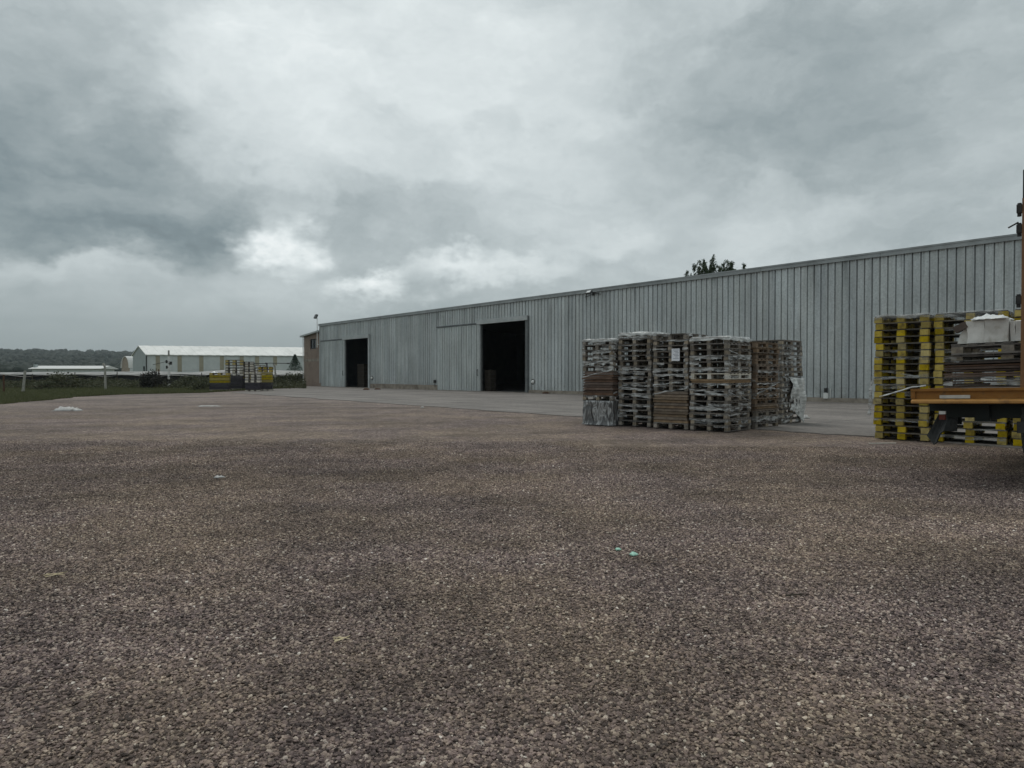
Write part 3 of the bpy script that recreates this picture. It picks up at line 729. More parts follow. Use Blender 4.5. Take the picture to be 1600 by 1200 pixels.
def wrap_ring(mb, sx, sy, z, hu, hd, seed, amp=1.0, sides=(0, 3), gaps=0.0, inset=True):
    """one strip of film round a stack (local frame: near corner at origin); sags into the voids"""
    N = 30; off = .014
    loop = []
    c = [(-off, -off), (sx + off, -off), (sx + off, sy + off), (-off, sy + off)]
    for k in sides:
        a, b = c[k], c[(k + 1) % 4]
        row = []
        for i in range(N + 1):
            t = i / N; x = a[0] + (b[0] - a[0]) * t; y = a[1] + (b[1] - a[1]) * t
            q = Vector((x * 2.4 + seed * 3.1, y * 2.4 + k, z * 5 + seed))
            w1 = mnoise.noise(q * .8); w2 = mnoise.noise(q * 1.3 + Vector((9, 2, 1))); w3 = mnoise.noise(q * 1.1 + Vector((3, 7, 5)))
            void = 0.5 - 0.5 * math.cos(4 * math.pi * t) if inset else 0.3     # between the blocks
            dep = void * (.02 + .035 * abs(w2))
            nx, ny = [(0, 1), (-1, 0), (0, -1), (1, 0)][k]
            zu = z + hu * (1 + .6 * w1 * amp) - void * .022 * abs(w3); zd = z - hd * (1 + .9 * w2 * amp) - void * .02 * w3
            cut = gaps and mnoise.noise(q * 0.9 + Vector((seed, 5, 5))) > .42 - gaps
            row.append(((x + nx * dep * .3, y + ny * dep * .3, zu), (x + nx * dep, y + ny * dep, (zu + zd) / 2 + .004 * w3), (x + nx * dep * .5 + .012 * w2, y + ny * dep * .5 + .012 * w1, zd), cut))
        vs = [p for r_ in row for p in r_[:3]]
        fs_ = []
        for i in range(N):
            if row[i][3] or row[i + 1][3]: continue
            fs_ += [(3 * i, 3 * i + 1, 3 * i + 4, 3 * i + 3), (3 * i + 1, 3 * i + 2, 3 * i + 5, 3 * i + 4)]
        mb.add(vs, fs_)
def wrap_cap(mb, sx, sy, z, seed, lift=0.03, over=.09, mi=0):
    n = 22; g = []
    for j in range(n + 1):
        for i in range(n + 1):
            u = -over + (sx + 2 * over) * i / n; v = -over + (sy + 2 * over) * j / n
            outx = max(0, -u, u - sx); outy = max(0, -v, v - sy); o = max(outx, outy)
            q = Vector((u * 3 + seed, v * 3, seed))
            zz = z + .012 + lift * max(0, mnoise.noise(q) + .25) + .012 * mnoise.noise(q * 4)
            if o > 0: zz = z + .01 - o * (1.0 + .5 * mnoise.noise(q * 2))
            u2 = min(max(u, -.02), sx + .02); v2 = min(max(v, -.02), sy + .02)
            g.append((u2 + .012 * mnoise.noise(q * 5), v2 + .012 * mnoise.noise(q * 5 + Vector((4, 4, 4))), zz))
    mb.add(g, [(j * (n + 1) + i, j * (n + 1) + i + 1, (j + 1) * (n + 1) + i + 1, (j + 1) * (n + 1) + i) for j in range(n) for i in range(n)], mi)

def stack(near, rz, layers, sx, sy, name, group, wrap=None, jit=.02, seed=1, film_label=None, cap=False):
    """layers listed top to bottom: ('p', kind, look) pallets, ('b', matkey, look, h) boards, ('c',) a bale"""
    hs = []
    for l in layers: hs.append(PH if l[0] == 'p' else l[3])
    z = sum(hs) + .024; ztop = z
    r = random.Random(seed); np_ = 0; nb_ = 0
    film = MB()
    ca, sa = math.cos(rz), math.sin(rz)
    def W(x, y): return (near.x + ca * x - sa * y, near.y + sa * x + ca * y)
    drift = [0, 0]
    for i, l in enumerate(layers):
        z -= hs[i]
        jx, jy, ja = r.uniform(-jit, jit), r.uniform(-jit, jit), r.uniform(-.012, .012)
        x, y = W(jx, jy)
        if l[0] == 'p':
            lab = f"{l[2]} pallet, {ORD[np_]}, in {name}"; np_ += 1
            pallet(l[1], sx, sy, (x, y, z), rz + ja, lab, group, (r.uniform(-.006, .006), r.uniform(-.006, .006)))
            full = 'wrapped' in l[2] or 'pale grey' in l[2]
            if wrap and r.random() < wrap and l[1] != 'pale':
                wrap_ring(film, sx, sy, z + .118, r.uniform(.016, .034), r.uniform(.055, .10) if full else r.uniform(.022, .062), seed * 1.7 + i * .61, 1.0, gaps=.22)
            if wrap and r.random() < wrap * .25:
                wrap_ring(film, sx, sy, z + .055, r.uniform(.02, .04), r.uniform(.02, .045), seed * 2.3 + i * .71 + 40, 1.3, gaps=.42)
        elif l[0] == 'b':
            mb = MB(); d = .02
            mb.box(-.01 + r.uniform(0, d), sx + r.uniform(-d, .01), -.01 + r.uniform(0, d), sy + r.uniform(-d, .01), .004, hs[i] * r.uniform(.55, .8))
            mb.box(.03, sx - .03, .03, sy - .03, hs[i] * .5, hs[i] - .001)
            o = mb.build('board', M[l[1]]); o.location = (x, y, z); o.rotation_euler = (0, 0, rz + ja)
            tag(o, f"{l[2]} board, {ORD[nb_]}, in {name}", 'board', 'brown boards in the pallet stacks'); nb_ += 1
            if wrap and r.random() < .12: wrap_ring(film, sx, sy, z + .03, .02, .02, seed + i * .37, 1.5, gaps=.4)
        elif l[0] == 'c':
            n = 14; mb = MB(); g = []
            for k in range(13):
                zz = hs[i] * k / 12
                for side in range(4):
                    for q in range(n):
                        t = q / n
                        c = [(0, 0), (sx, 0), (sx, sy), (0, sy)]
                        a, b = c[side], c[(side + 1) % 4]
                        px_, py_ = a[0] + (b[0] - a[0]) * t, a[1] + (b[1] - a[1]) * t
                        v = Vector((px_ * 3, py_ * 3, zz * 2.2 + 7)); w = mnoise.noise(v) * .045 + mnoise.noise(v * 3) * .02
                        cx_, cy_ = sx / 2, sy / 2; k2 = 1 + w + (.05 if k == 0 else 0)
                        g.append((cx_ + (px_ - cx_) * k2, cy_ + (py_ - cy_) * k2, zz))
            m4 = 4 * n
            mb.add(g, [(k * m4 + q, k * m4 + (q + 1) % m4, (k + 1) * m4 + (q + 1) % m4, (k + 1) * m4 + q) for k in range(12) for q in range(m4)] + [tuple(range(12 * m4, 13 * m4))])
            o = mb.build('plastic_bale', M['bale'], None, True); o.location = (x, y, z); o.rotation_euler = (0, 0, rz)
            tag(o, 'black bale under creased shiny film at the foot of the leftmost stack', 'bale')
    if cap: wrap_cap(film, sx, sy, ztop - .002, seed, mi=0 if 'yellow' in name else 1)
    if film_label:
        if wrap and len(layers) > 6:                      # diagonal pulls and torn tails
            for k in range(5):
                z0 = r.uniform(.3, ztop - .3); z1 = z0 + r.uniform(-.25, .3); w = r.uniform(.015, .035); N = 16
                side = k % 2; vs = []
                for i in range(N + 1):
                    t = i / N; zc = z0 + (z1 - z0) * t + .03 * mnoise.noise(Vector((t * 4, k, seed)))
                    ww = w * (.6 + .5 * mnoise.noise(Vector((t * 6, k + 9, seed))))
                    p = (-.02, sy * t) if side else (sx * t, -.02)
                    vs += [(p[0], p[1], zc + ww), (p[0] - .006 * side, p[1] - .006 * (1 - side), zc - ww)]
                film.add(vs, [(2 * i, 2 * i + 1, 2 * i + 3, 2 * i + 2) for i in range(N)])
        o = film.build('plastic_wrap', [M['film_thin'] if 'yellow' in name else M['film'], M['film_cap']], None, True); o.location = (near.x, near.y, 0); o.rotation_euler = (0, 0, rz)
        tag(o, film_label, 'plastic wrap', 'film wrapped round the pallet stacks')
    return ztop
P_ = lambda k, n, look: [('p', k, look)] * n
B_ = lambda k, n, look, h: [('b', k, look, h)] * n
GC = 'grey and brown pallets stacked in front of the wall'
cA, cB, cC, cD, cE, cF = (ground(957, 666.5), ground(1016.5, 668.5), ground(1074, 672.5), ground(1137, 676.5), ground(1181, 671), ground(1221, 664.5))
SY = .95
stack(cA, R(51), P_('grey', 6, 'grey wrapped') + B_('board_brown', 9, 'dark brown', .072) + P_('grey', 1, 'grey') + [('c', 0, 0, .66)], 1.2, SY,
      'the stack standing on the black bale', GC, .95, seed=3, film_label='dull clear film around the leftmost pallets above the brown boards', cap=True)
stack(cB, R(51), P_('grey', 17, 'grey wooden'), 1.2, SY, 'the tallest stack, right of the black bale', GC, .8, seed=5, film_label='torn clear film around the tallest grey stack right of the black bale', cap=True)
stack(cC, R(50), P_('grey', 10, 'brownish grey') + B_('board_tan', 11, 'tan brown', .073) + P_('grey', 1, 'grey'), 1.2, SY,
      'the stack bearing a white paper', GC, .32, seed=8, film_label='loose clear film on the stack that bears the white paper')
stack(cD, R(46), P_('grey', 6, 'grey wrapped') + P_('pale', 1, 'white') + B_('board_tan', 2, 'brown', .045) + P_('grey', 8, 'grey wooden'), 1.22, 1.0,
      'the nearest corner stack with one white pallet', GC, .8, seed=13, film_label='clear film around the nearest corner stack, folded over its top', cap=True)
stack(cE, R(42), P_('brown', 11, 'brown') + B_('board_tan', 3, 'golden brown', .055) + P_('grey', 3, 'dark wrapped'), 1.2, 1.0,
      'the brown stack right of the corner stack', GC, .38, seed=17, film_label='torn film strips on the brown stack right of the corner stack')
stack(cF, R(42), P_('grey', 16, 'pale grey'), 1.2, 1.0, 'the rear stack hung with white plastic', GC, .85, seed=19, film_label='whitish film bands around the rear stack hung with white plastic')

# white plastic sheet hanging on the right face of the rear stack
def hanging_sheet():
    rz = R(42); ca, sa = math.cos(rz), math.sin(rz)
    n, m = 26, 30; g = []
    for j in range(m + 1):
        t = j / m
        for i in range(n + 1):
            u = i / n
            x = .40 + .84 * u - .06 * t * (1 - u) ; q = Vector((u * 5, t * 2.2, 3))
            wide = .5 - .5 * t * .5
            dep = -.03 - .10 * math.sin(math.pi * min(1, t * 1.3)) * (0.5 + 1.3 * mnoise.noise(q)) - .035 * mnoise.noise(q * 3) - .03 * t
            zz = 1.33 - t * (.95 + .42 * u * u) + .05 * mnoise.noise(Vector((u * 3, 7, t)))
            if t == 0: dep = .1
            g.append((cF.x + ca * x - sa * dep, cF.y + sa * x + ca * dep, zz))
    fs_ = []
    for j in range(m):
        for i in range(n):
            if j > m * .55 and mnoise.noise(Vector((i * .33, j * .16, 8))) > .18 and i < n * .72: continue
            fs_.append((j * (n + 1) + i, j * (n + 1) + i + 1, (j + 1) * (n + 1) + i + 1, (j + 1) * (n + 1) + i))
    mb = MB(); mb.add(g, fs_); o = mb.build('plastic_sheet', M['film_white'], None, True)
    sd = o.modifiers.new('thick', 'SOLIDIFY'); sd.thickness = .004
    tag(o, 'crumpled white plastic sheet hanging from the rear stack, trailing to the ground', 'plastic sheet')
hanging_sheet()
# the paper on stack C's left-hand face
pc = cC; rz = R(50)
yy = .30
loc = Vector((pc.x - math.sin(rz) * yy - math.cos(rz) * .05, pc.y + math.cos(rz) * yy - math.sin(rz) * .05, 1.74))
pt = thing('paper_sheet', 'white printed paper sheet taped to the front of a pallet stack', 'paper', loc, rz)
mb = MB(); mb.box(-.004, 0, -.11, .11, 0, .31); mb.build('page', M['paper'], pt)
mb = MB()
for k in range(7): mb.box(-.0055, -.0042, -.085 + .02 * (k % 2), .07 - .03 * (k % 3), .27 - k * .036, .282 - k * .036)
mb.build('print', M['ink'], pt)

GY = 'yellow-blocked pallets at the right'
gG, gH = ground(1449, 691), ground(1571, 697.5)
stack(gG, R(46), P_('yellow', 18, 'yellow-blocked'), 1.2, 1.0, 'the leftmost yellow stack', GY, .35, seed=23, film_label='clear film around the leftmost yellow stack, trailing off its left side', cap=True)
stack(gH, R(46), P_('yellow', 18, 'yellow-blocked'), 1.0, 1.2, 'the yellow stack behind the white cartons', GY, .45, seed=29, film_label='clear film around the yellow stack behind the white cartons', cap=True)
gI = gH + Vector((.70, -.72, 0)) * 1.12
stack(gI, R(46), P_('yellow', 18, 'yellow-blocked'), 1.2, 1.0, "the yellow stack at the picture's right edge", GY, .4, seed=31, film_label="thin film on the yellow stack at the picture's right edge")
# loose white band of film pulled across the yellow stack, and its trailing tail
def ribbon(name, label, pts, w, mat, thick=.004, twist=1.0, cat='plastic strip', sag=0.0):
    N = 40; vs = []
    P = [Vector(p) for p in pts]
    for i in range(N + 1):
        t = i / N * (len(P) - 1); k = min(int(t), len(P) - 2); f = t - k
        p = P[k].lerp(P[k + 1], f)
        q = Vector((t * 3, 2, len(pts)))
        ww = w * (.7 + .6 * mnoise.noise(q)); a = twist * mnoise.noise(q * .8) * 1.5
        d = (P[k + 1] - P[k]).normalized(); s = d.cross(Vector((.6, .8, 0))).normalized(); n_ = d.cross(s)
        off = (s * math.cos(a) + n_ * math.sin(a)) * ww
        vs += [p + off + n_ * .01 * mnoise.noise(q * 3), p - off]
    mb = MB(); mb.add(vs, [(2 * i, 2 * i + 1, 2 * i + 3, 2 * i + 2) for i in range(N)])
    o = mb.build(name, mat, None, True); sd = o.modifiers.new('thick', 'SOLIDIFY'); sd.thickness = thick
    tag(o, label, cat); return o
def onG(y, z, out=.05):
    r_ = R(46); return (gG.x - math.sin(r_) * y - math.cos(r_) * out, gG.y + math.cos(r_) * y - math.sin(r_) * out, z)
ribbon('plastic_strip', 'bright twisted plastic strip slanting across the leftmost yellow stack', [onG(.9, .92), onG(.6, 1.02), onG(.3, 1.13), onG(.02, 1.17)], .02, M['white_film'], .006)
ribbon('plastic_strip', 'dark film tail hanging off the left side of the leftmost yellow stack', [onG(1.02, 1.45, .02), onG(1.07, 1.1), onG(1.08, .8, .06), onG(1.10, .5, .04)], .045, M['film'], .004)

# ---------------------------------------------------------------- flatbed trailer at the right edge
TR = ground(1428, 751.0); TR = Vector((0.5886 * 9.0, 9.0, 0))
TYAW = R(-45)
tr = thing('flatbed_trailer', 'orange flatbed trailer with dark green chassis at the right edge', 'trailer', TR, TYAW)
tr.rotation_euler = (0, R(-1.7), TYAW)
TW, TL, ZB, ZT = 2.4, 4.9, 1.015, 1.205
mb = MB()
for k in range(8): mb.box(.02 + k * .295, .31 + k * .295, .06, TL - .02, ZT - .075, ZT - .02 + rng.uniform(-.004, .004))
mb.build('deck', M['dark_deck'], tr)
mb = MB(); mb.box(0, TW, 0.02, .055, ZB + .062, ZT); mb.box(0.0, TW, -.015, .0195, ZT - .03, ZT + .004); mb.box(0, .05, -.01, .0195, ZB + .065, ZT - .032)
mb.build('rear_rail', M['truck_orange'], tr)
mb = MB()
vs = []
for x in (0.012, TW):
    vs += [(x, .06, ZB), (x, -.05, ZB), (x, -.062, ZB + .012), (x, -.06, ZB + .034), (x, .0, ZB + .06), (x, .06, ZB + .06)]
mb.add(vs, [(i, (i + 1) % 6, 6 + (i + 1) % 6, 6 + i) for i in range(6)] + [(5, 4, 3, 2, 1, 0), (6, 7, 8, 9, 10, 11)])
mb.build('rear_lip', M['truck_lip'], tr)
for x in (0, TW - .05):
    mb = MB(); mb.box(x, x + .05, .0655, TL, ZB + .03, ZT - .004); mb.build('side_rail', M['truck_orange'], tr)
mb = MB(); mb.box(.33, .66, -.006, .019, ZB + .066, ZB + .108); mb.build('reflector', M['white_plate'], tr)
for x in (.62, 1.58):
    mb = MB(); mb.box(x, x + .16, .45, TL, ZB - .24, ZB - .003); mb.build('chassis_beam', M['truck_green'], tr)
mb = MB()
for k in range(7): mb.box(.06, TW - .06, .62 + k * .62, .70 + k * .62, ZB - .12, ZB + .028)
mb.box(.24, TW - .1, .50, .56, ZB - .20, ZB + .02)
mb.build('cross_members', M['truck_green'], tr)
def flap(x0):
    mb = MB(); n = 8; g = []
    tl_, tr_, bl_, br_ = (.20, .93), (.42, .93), (.03, .60), (.40, .60)
    for j in range(n + 1):
        for i in range(n + 1):
            u, t = i / n, j / n
            xa = tl_[0] + (bl_[0] - tl_[0]) * t; xb = tr_[0] + (br_[0] - tr_[0]) * t
            zz = .93 - (.36 if u < .5 else .30) * t - (.15 * t * max(0, 1 - abs(u - .28) * 3.2))
            g.append((x0 + xa + (xb - xa) * u, .62 + .05 * math.sin(u * 4 + t * 2) - .08 * t, zz))
    mb.add(g, [(j * (n + 1) + i, j * (n + 1) + i + 1, (j + 1) * (n + 1) + i + 1, (j + 1) * (n + 1) + i) for j in range(n) for i in range(n)])
    o = mb.build('mudflap', M['rubber'], tr); sd = o.modifiers.new('t', 'SOLIDIFY'); sd.thickness = .014
flap(0); flap(1.85)
mb = MB(); mb.box(.20, .42, .655, .72, ZB - .30, ZB - .125); mb.build('mudguard', M['truck_green'], tr)
lm = MB(); lm.box(.30, .37, .07, .12, ZB - .14, ZB - .10); tl = lm.build('tail_lamp', M['white_paint'], tr)
mb = MB(); mb.box(.30, .37, .07, .12, ZB - .21, ZB - .145); mb.build('lens', M['red_lens'], tl)
mb = MB()
for k in range(9): mb.tube((1.18 + .012 * (k % 2), .08, ZB - .05 - k * .06), (1.18 - .012 * (k % 2), .09, ZB - .115 - k * .06), .012, n=6)
mb.build('chain', M['dark_iron'], tr)
mb = MB(); mb.box(1.12, 1.32, .06, .11, ZB - .36, ZB - .22); mb.build('number_plate', M['dark_iron'], tr)
for x, y in ((.80, 3.9), (TW - .70, 3.9)):
    w = MB(); w.lathe([(.30, -.13), (.47, -.14), (.52, -.10), (.53, 0), (.52, .10), (.47, .14), (.30, .13)], (x, y, .53), (1, 0, 0), 28)
    wo = w.build('wheel', M['rubber'], tr, True)
    mb = MB(); mb.lathe([(.0, -.05), (.2, -.06), (.30, -.13)], (x, y, .53), (1, 0, 0), 28); mb.lathe([(.30, .13), (.2, .06), (.0, .05)], (x, y, .53), (1, 0, 0), 28); mb.build('rim', M['dark_iron'], wo)
mb = MB(); mb.tube((.80, 3.9, .53), (TW - .70, 3.9, .53), .07); mb.build('axle', M['dark_iron'], tr)
# upright at the rear with its hinge brackets
def rear_t(px):                       # local x along the rear edge seen at a pixel column
    r_ = (px - CX) / F; ux, uy = math.cos(TYAW), math.sin(TYAW)
    return (r_ * TR.y - TR.x) / (ux - r_ * uy)
xp = rear_t(1594) + .030
print('post x', xp, rear_t(1475))
po = MB(); PT = Matrix.Translation((xp, 0, ZT)) @ Matrix.Rotation(R(1.7), 4, 'Y') @ Matrix.Translation((-xp, 0, -ZT)); po.box(xp, xp + .09, .056, .14, ZT - .002, ZT + 2.28, PT); po = po.build('post', M['post_brown'], tr)
mb = MB(); mb.box(xp + .004, xp + .086, .06, .136, ZT + 2.281, ZT + 2.62, PT); mb.build('post_tip', M['rubber'], po)
for zc in (2.16, 1.92, 1.06):
    mb = MB(); T3 = lambda x, y, z: PT @ Vector((x, y, z))
    mb.box(xp - .055, xp - .002, .05, .12, ZT + zc - .05, ZT + zc + .05, PT); mb.tube(T3(xp - .03, .085, ZT + zc - .09), T3(xp - .03, .085, ZT + zc + .07), .022)
    if zc == 1.92: mb.tube(T3(xp - .04, .08, ZT + zc + .08), T3(xp - .13, .03, ZT + zc + .02), .01, n=6)
    mb.build('hinge', M['dark_iron'], po)

# load on the trailer (its own things)
tr_m = Matrix.Translation(TR) @ Matrix.Rotation(TYAW, 4, 'Z') @ Matrix.Rotation(R(-1.7), 4, 'Y')
def on_bed(x, y, z): return tr_m @ Vector((x, y, z))
xl = rear_t(1474)
z = ZT + .004
r = random.Random(4)
lookb = ['black-brown', 'dark brown']
nbd = 10
for k in range(nbd):
    h = .034; mb = MB(); j = r.uniform(-.02, .03)
    mb.box(j, 1.5 + r.uniform(-.03, .03), r.uniform(-.015, .02), 1.0 + r.uniform(-.03, .03), .003, h * r.uniform(.6, .95))
    o = mb.build('board', M['board_dark'] if k < 4 or k % 3 == 0 else M['board_brown'])
    o.location = on_bed(xl + .02, .16, z); o.rotation_euler = (0, R(-1.7), TYAW)
    tag(o, f'dark brown board, {ORD[nbd - 1 - k]}, of the pile lying on the orange trailer', 'board', 'dark boards piled on the trailer'); z += h
film = MB(); wrap_ring(film, 1.5, 1.0, .06, .04, .03, 4.4, 1.4, gaps=.3, inset=False); wrap_ring(film, 1.5, 1.0, .12, .03, .02, 6.4, 1.4, gaps=.35, inset=False)
wrap_ring(film, 1.5, 1.0, .36, .03, .02, 9.4, 1.8, gaps=.4, inset=False)
o = film.build('plastic_wrap', M['film'], None, True); o.location = on_bed(xl + .02, .16, ZT); o.rotation_euler = (0, R(-1.7), TYAW)
tag(o, 'dull film around the dark boards on the orange trailer', 'plastic wrap')
z += .004
GT = 'pallets loaded on the trailer'
key = ('grey', 1.2, 1.0)
xo = rear_t(1486)
o = pallet('grey', 1.2, 1.0, on_bed(xo, .2, z), TYAW, 'low dark pallet squeezed between the trailer boards and the carton pallet', GT, (0, R(-1.7))); o.scale = (1, 1, .55)
z += .145 * .55 + .002
xo = rear_t(1488)
pallet('grey', 1.2, 1.0, on_bed(xo, .16, z), TYAW, 'grey pallet on the trailer carrying the white cartons', GT, (0, R(-1.7)))
z += .146
def carton(px0, px1, h, d, y, label, flapz=0, crumple=.02, rot=0):
    x0, x1 = rear_t(px0), rear_t(px1); w = x1 - x0
    t = thing('carton', label, 'carton', on_bed(x0, y, z), TYAW + rot, 'white cartons on the trailer')
    n = 10; mb = MB()
    def surf(fn):
        g = [fn(i / n, j / n) for j in range(n + 1) for i in range(n + 1)]
        o_ = []
        for p in g:
            q = Vector(p) * 5 + Vector((px0, 0, 0)); o_.append((p[0] + crumple * mnoise.noise(q), p[1] + crumple * mnoise.noise(q + Vector((5, 1, 2))), p[2] + crumple * mnoise.noise(q + Vector((1, 8, 2))) * (p[2] > .02)))
        mb.add(o_, [(j * (n + 1) + i, j * (n + 1) + i + 1, (j + 1) * (n + 1) + i + 1, (j + 1) * (n + 1) + i) for j in range(n) for i in range(n)])
    surf(lambda u, v: (w * u, 0, h * v)); surf(lambda u, v: (w, d * u, h * v)); surf(lambda u, v: (w * (1 - u), d, h * v)); surf(lambda u, v: (0, d * (1 - u), h * v)); surf(lambda u, v: (w * u, d * v, h))
    mb.build('box', M['carton'], t)
    if flapz:
        mb = MB(); mb.add([(0, -.004, h), (w, -.004, h), (w * .96, -.07, h - .05), (w * .06, -.09, h - .06)], [(0, 1, 2, 3)])
        o2 = mb.build('flap', M['carton'], t); sd = o2.modifiers.new('t', 'SOLIDIFY'); sd.thickness = .005
    return t
carton(1511, 1539.5, .285, .36, .22, 'dirty white carton with a small dark hole, on the trailer pallet')
carton(1540.5, 1577, .295, .40, .20, 'clean-fronted white carton in the middle of the trailer pallet')
carton(1579.5, 1588, .26, .30, .24, 'narrow white carton right of the two large cartons on the trailer')
carton(1589, 1610, .25, .30, .23, 'slim grey-white carton beside the orange post on the trailer')
xa = rear_t(1495); xb = rear_t(1511)
t = thing('torn_carton', 'torn brown and white carton piece left of the large cartons on the trailer', 'carton', on_bed(xa, .26, z), TYAW)
mb = MB(); mb.add([(0, 0, 0), (xb - xa, 0, 0), (xb - xa, 0, .25), (.03, 0, .12)] + [(0, .25, 0), (xb - xa, .25, 0), (xb - xa, .25, .25), (.03, .25, .12)], [(0, 1, 2, 3), (7, 6, 5, 4), (3, 2, 6, 7), (0, 4, 5, 1), (4, 0, 3, 7), (1, 5, 6, 2)]); mb.build('side', M['carton'], t)
mb = MB(); mt = Matrix.Translation((.03, -.03, .2)) @ Matrix.Rotation(R(-28), 4, 'Y'); mb.box(-.06, .09, -.02, .10, -.035, .05, mt); mb.build('brown_flap', M['board_brown'], t)
def rumpled(name, label, cat, loc, sx, sy, h, mat, rz=0, seed=0, n=20, base=.0):
    g = []
    for j in range(n + 1):
        for i in range(n + 1):
            u, v = i / n - .5, j / n - .5; q = Vector((u * 5 + seed, v * 5, seed * 1.7))
            rr = max(abs(u), abs(v)) * 2
            g.append((u * sx * (1 + .25 * mnoise.noise(q)), v * sy * (1 + .3 * mnoise.noise(q + Vector((3, 3, 3)))), base + h * (1 - rr ** 3) * (.45 + .8 * abs(mnoise.noise(q * 1.4))) + .1 * h * mnoise.noise(q * 4) + .003))
    mb = MB(); mb.add(g, [(j * (n + 1) + i, j * (n + 1) + i + 1, (j + 1) * (n + 1) + i + 1, (j + 1) * (n + 1) + i) for j in range(n) for i in range(n)])
    o = mb.build(name, mat, None, True); o.location = loc; o.rotation_euler = (0, 0, rz)
    sd = o.modifiers.new('t', 'SOLIDIFY'); sd.thickness = .003; sd.offset = 1
    tag(o, label, cat); return o
xc0, xc1 = rear_t(1518), rear_t(1577)
rumpled('plastic_sheet', 'crumpled white sheet lying over the two large cartons on the trailer', 'plastic sheet', on_bed((xc0 + xc1) / 2, .40, z + .285), (xc1 - xc0) * .98, .50, .085, M['white_film'], TYAW, 3)
mb = MB(); mb.lathe([(.0, -.004), (.014, -.003), (.016, .0)], (0, 0, 0), (0, 1, 0), 10)

# ---------------------------------------------------------------- pallets far left by the fence
def far_unit(name, label, cat, px, pyb, w, d, z0, h, mat, rz, group, slats=0, mat2=None):
    p = ground(px, pyb)
    if slats == 0: pass
    else:               # open pallet, one mesh at this distance
        mb = MB(); mb.box(-w / 2, w / 2, -d / 2, d / 2, h - .05, h - .004); mb.box(-w / 2, w / 2, -d / 2, -d / 2 + .12, 0.0, .03); mb.box(-w / 2, w / 2, d / 2 - .12, d / 2, 0, .03); mb.box(-w / 2, w / 2, -.06, .06, 0, .03)
        for a in (-1, 0, 1):
            for b in (-1, 0, 1): mb.box(a * (w / 2 - .10) - .125, a * (w / 2 - .10) + .125, b * (d / 2 - .08) - .085, b * (d / 2 - .08) + .085, .031, h - .051, None, 1)
        t = mb.build('pallet', [mat, mat2 or mat]); t.location = (p.x, p.y, z0); t.rotation_euler = (0, 0, rz); tag(t, label, cat, group); return t
    t = thing(name, label, cat, (p.x, p.y, z0), rz, group)
    mb = MB(); mb.box(-w / 2, w / 2, -d / 2, d / 2, .02, h - .01)
    for k in range(4):
        zz = .04 + (h - .1) * k / 3.5; mb.box(-w / 2 - .012, w / 2 + .012, -d / 2 - .012, d / 2 + .012, zz, zz + h * .13)
    mb.build('crate_body', mat, t)
    return t
def nth(i, what): return f'topmost {what}' if i == 0 else f'{ORD[i].split()[0]} {what} from the top'
def far_stack(desc, px, pyb, w, spec, rz):
    """spec bottom to top: (type, count, unit height)"""
    z0 = 0.0; tot = {}
    for s_ in spec: tot[s_[0]] = tot.get(s_[0], 0) + s_[1]
    cnt = dict(tot)
    r = random.Random(px)
    for typ, n_, h in spec:
        for k in range(n_):
            idx = cnt[typ] - 1; cnt[typ] -= 1
            if typ == 'black': far_unit('crate', f"{nth(idx, 'dark crate')} in {desc}", 'crate', px, pyb, w, 1.0, z0, h, M['black_crate'], rz + r.uniform(-.03, .03), 'dark crates far left by the fence')
            elif typ == 'yellow': far_unit('crate', f"{nth(idx, 'yellow crate')} in {desc}", 'crate', px, pyb, w, 1.0, z0, h, M['yellow_crate'], rz + r.uniform(-.03, .03), 'yellow crates far left by the fence')
            elif typ == 'ypal': far_unit('pallet', f"{nth(idx, 'yellow pallet')} in {desc}", 'pallet', px, pyb, w, 1.0, z0, h, M['wood_grey'], rz + r.uniform(-.05, .05), 'distant pallets by the fence', 1, M['yellow_block'])
            else: far_unit('pallet', f"{nth(idx, 'pale pallet')} in {desc}", 'pallet', px, pyb, w, 1.0, z0, h, M['wood_grey'], rz + r.uniform(-.05, .05), 'distant pallets by the fence', 1, M['wood_pale'])
            z0 += h
    return z0
DZ = R(14)
far_stack('the low stack left of the distant pallets', 344, 611.3, 1.45, [('pal', 1, .16), ('black', 2, .26), ('yellow', 3, .22), ('ypal', 1, .2)], DZ)
far_stack('the distant left stack of bare pallets', 367, 609.6, 1.4, [('pal', 1, .16), ('black', 4, .28), ('pal', 4, .235), ('ypal', 2, .235)], DZ)
far_stack('the distant tall stack at the group centre', 387, 609.3, 1.0, [('pal', 1, .16), ('black', 3, .28), ('ypal', 3, .22), ('pal', 4, .22)], DZ)
far_stack('the distant low front stack', 396, 611.5, 1.1, [('pal', 1, .16), ('black', 2, .28), ('pal', 4, .23)], DZ)
far_stack('the distant stack under the dark cover', 404.5, 609.0, 1.1, [('pal', 1, .16), ('black', 4, .28), ('pal', 4, .24)], DZ)
far_stack('the yellow stack right of distant pallets', 415.5, 610.6, 1.05, [('pal', 1, .16), ('black', 2, .27), ('yellow', 4, .22), ('ypal', 2, .24)], DZ)
pq = ground(404.5, 609.0)
mb = MB(); mb.box(-.72, .72, -.55, .55, 0, .05); mb.box(-.72, -.69, -.55, .55, -.3, 0); mb.box(.69, .72, -.55, .55, -.35, 0)
o = mb.build('dark_cover', M['black_crate']); o.location = (pq.x, pq.y, 2.36); o.rotation_euler = (0, 0, DZ); tag(o, 'flat dark cover on top of the tallest distant stack', 'cover')
mb = MB(); mb.tube((0, 0, 0), (2.0, .4, -.03), .03); mb.tube((1.85, .37, -.03), (2.1, .42, -.03), .06)
o = mb.build('metal_bar', M['dark_iron']); o.location = (pq.x + .55, pq.y + .1, 2.44); tag(o, 'thin dark bar jutting right from the dark cover on the distant pallets', 'bar')
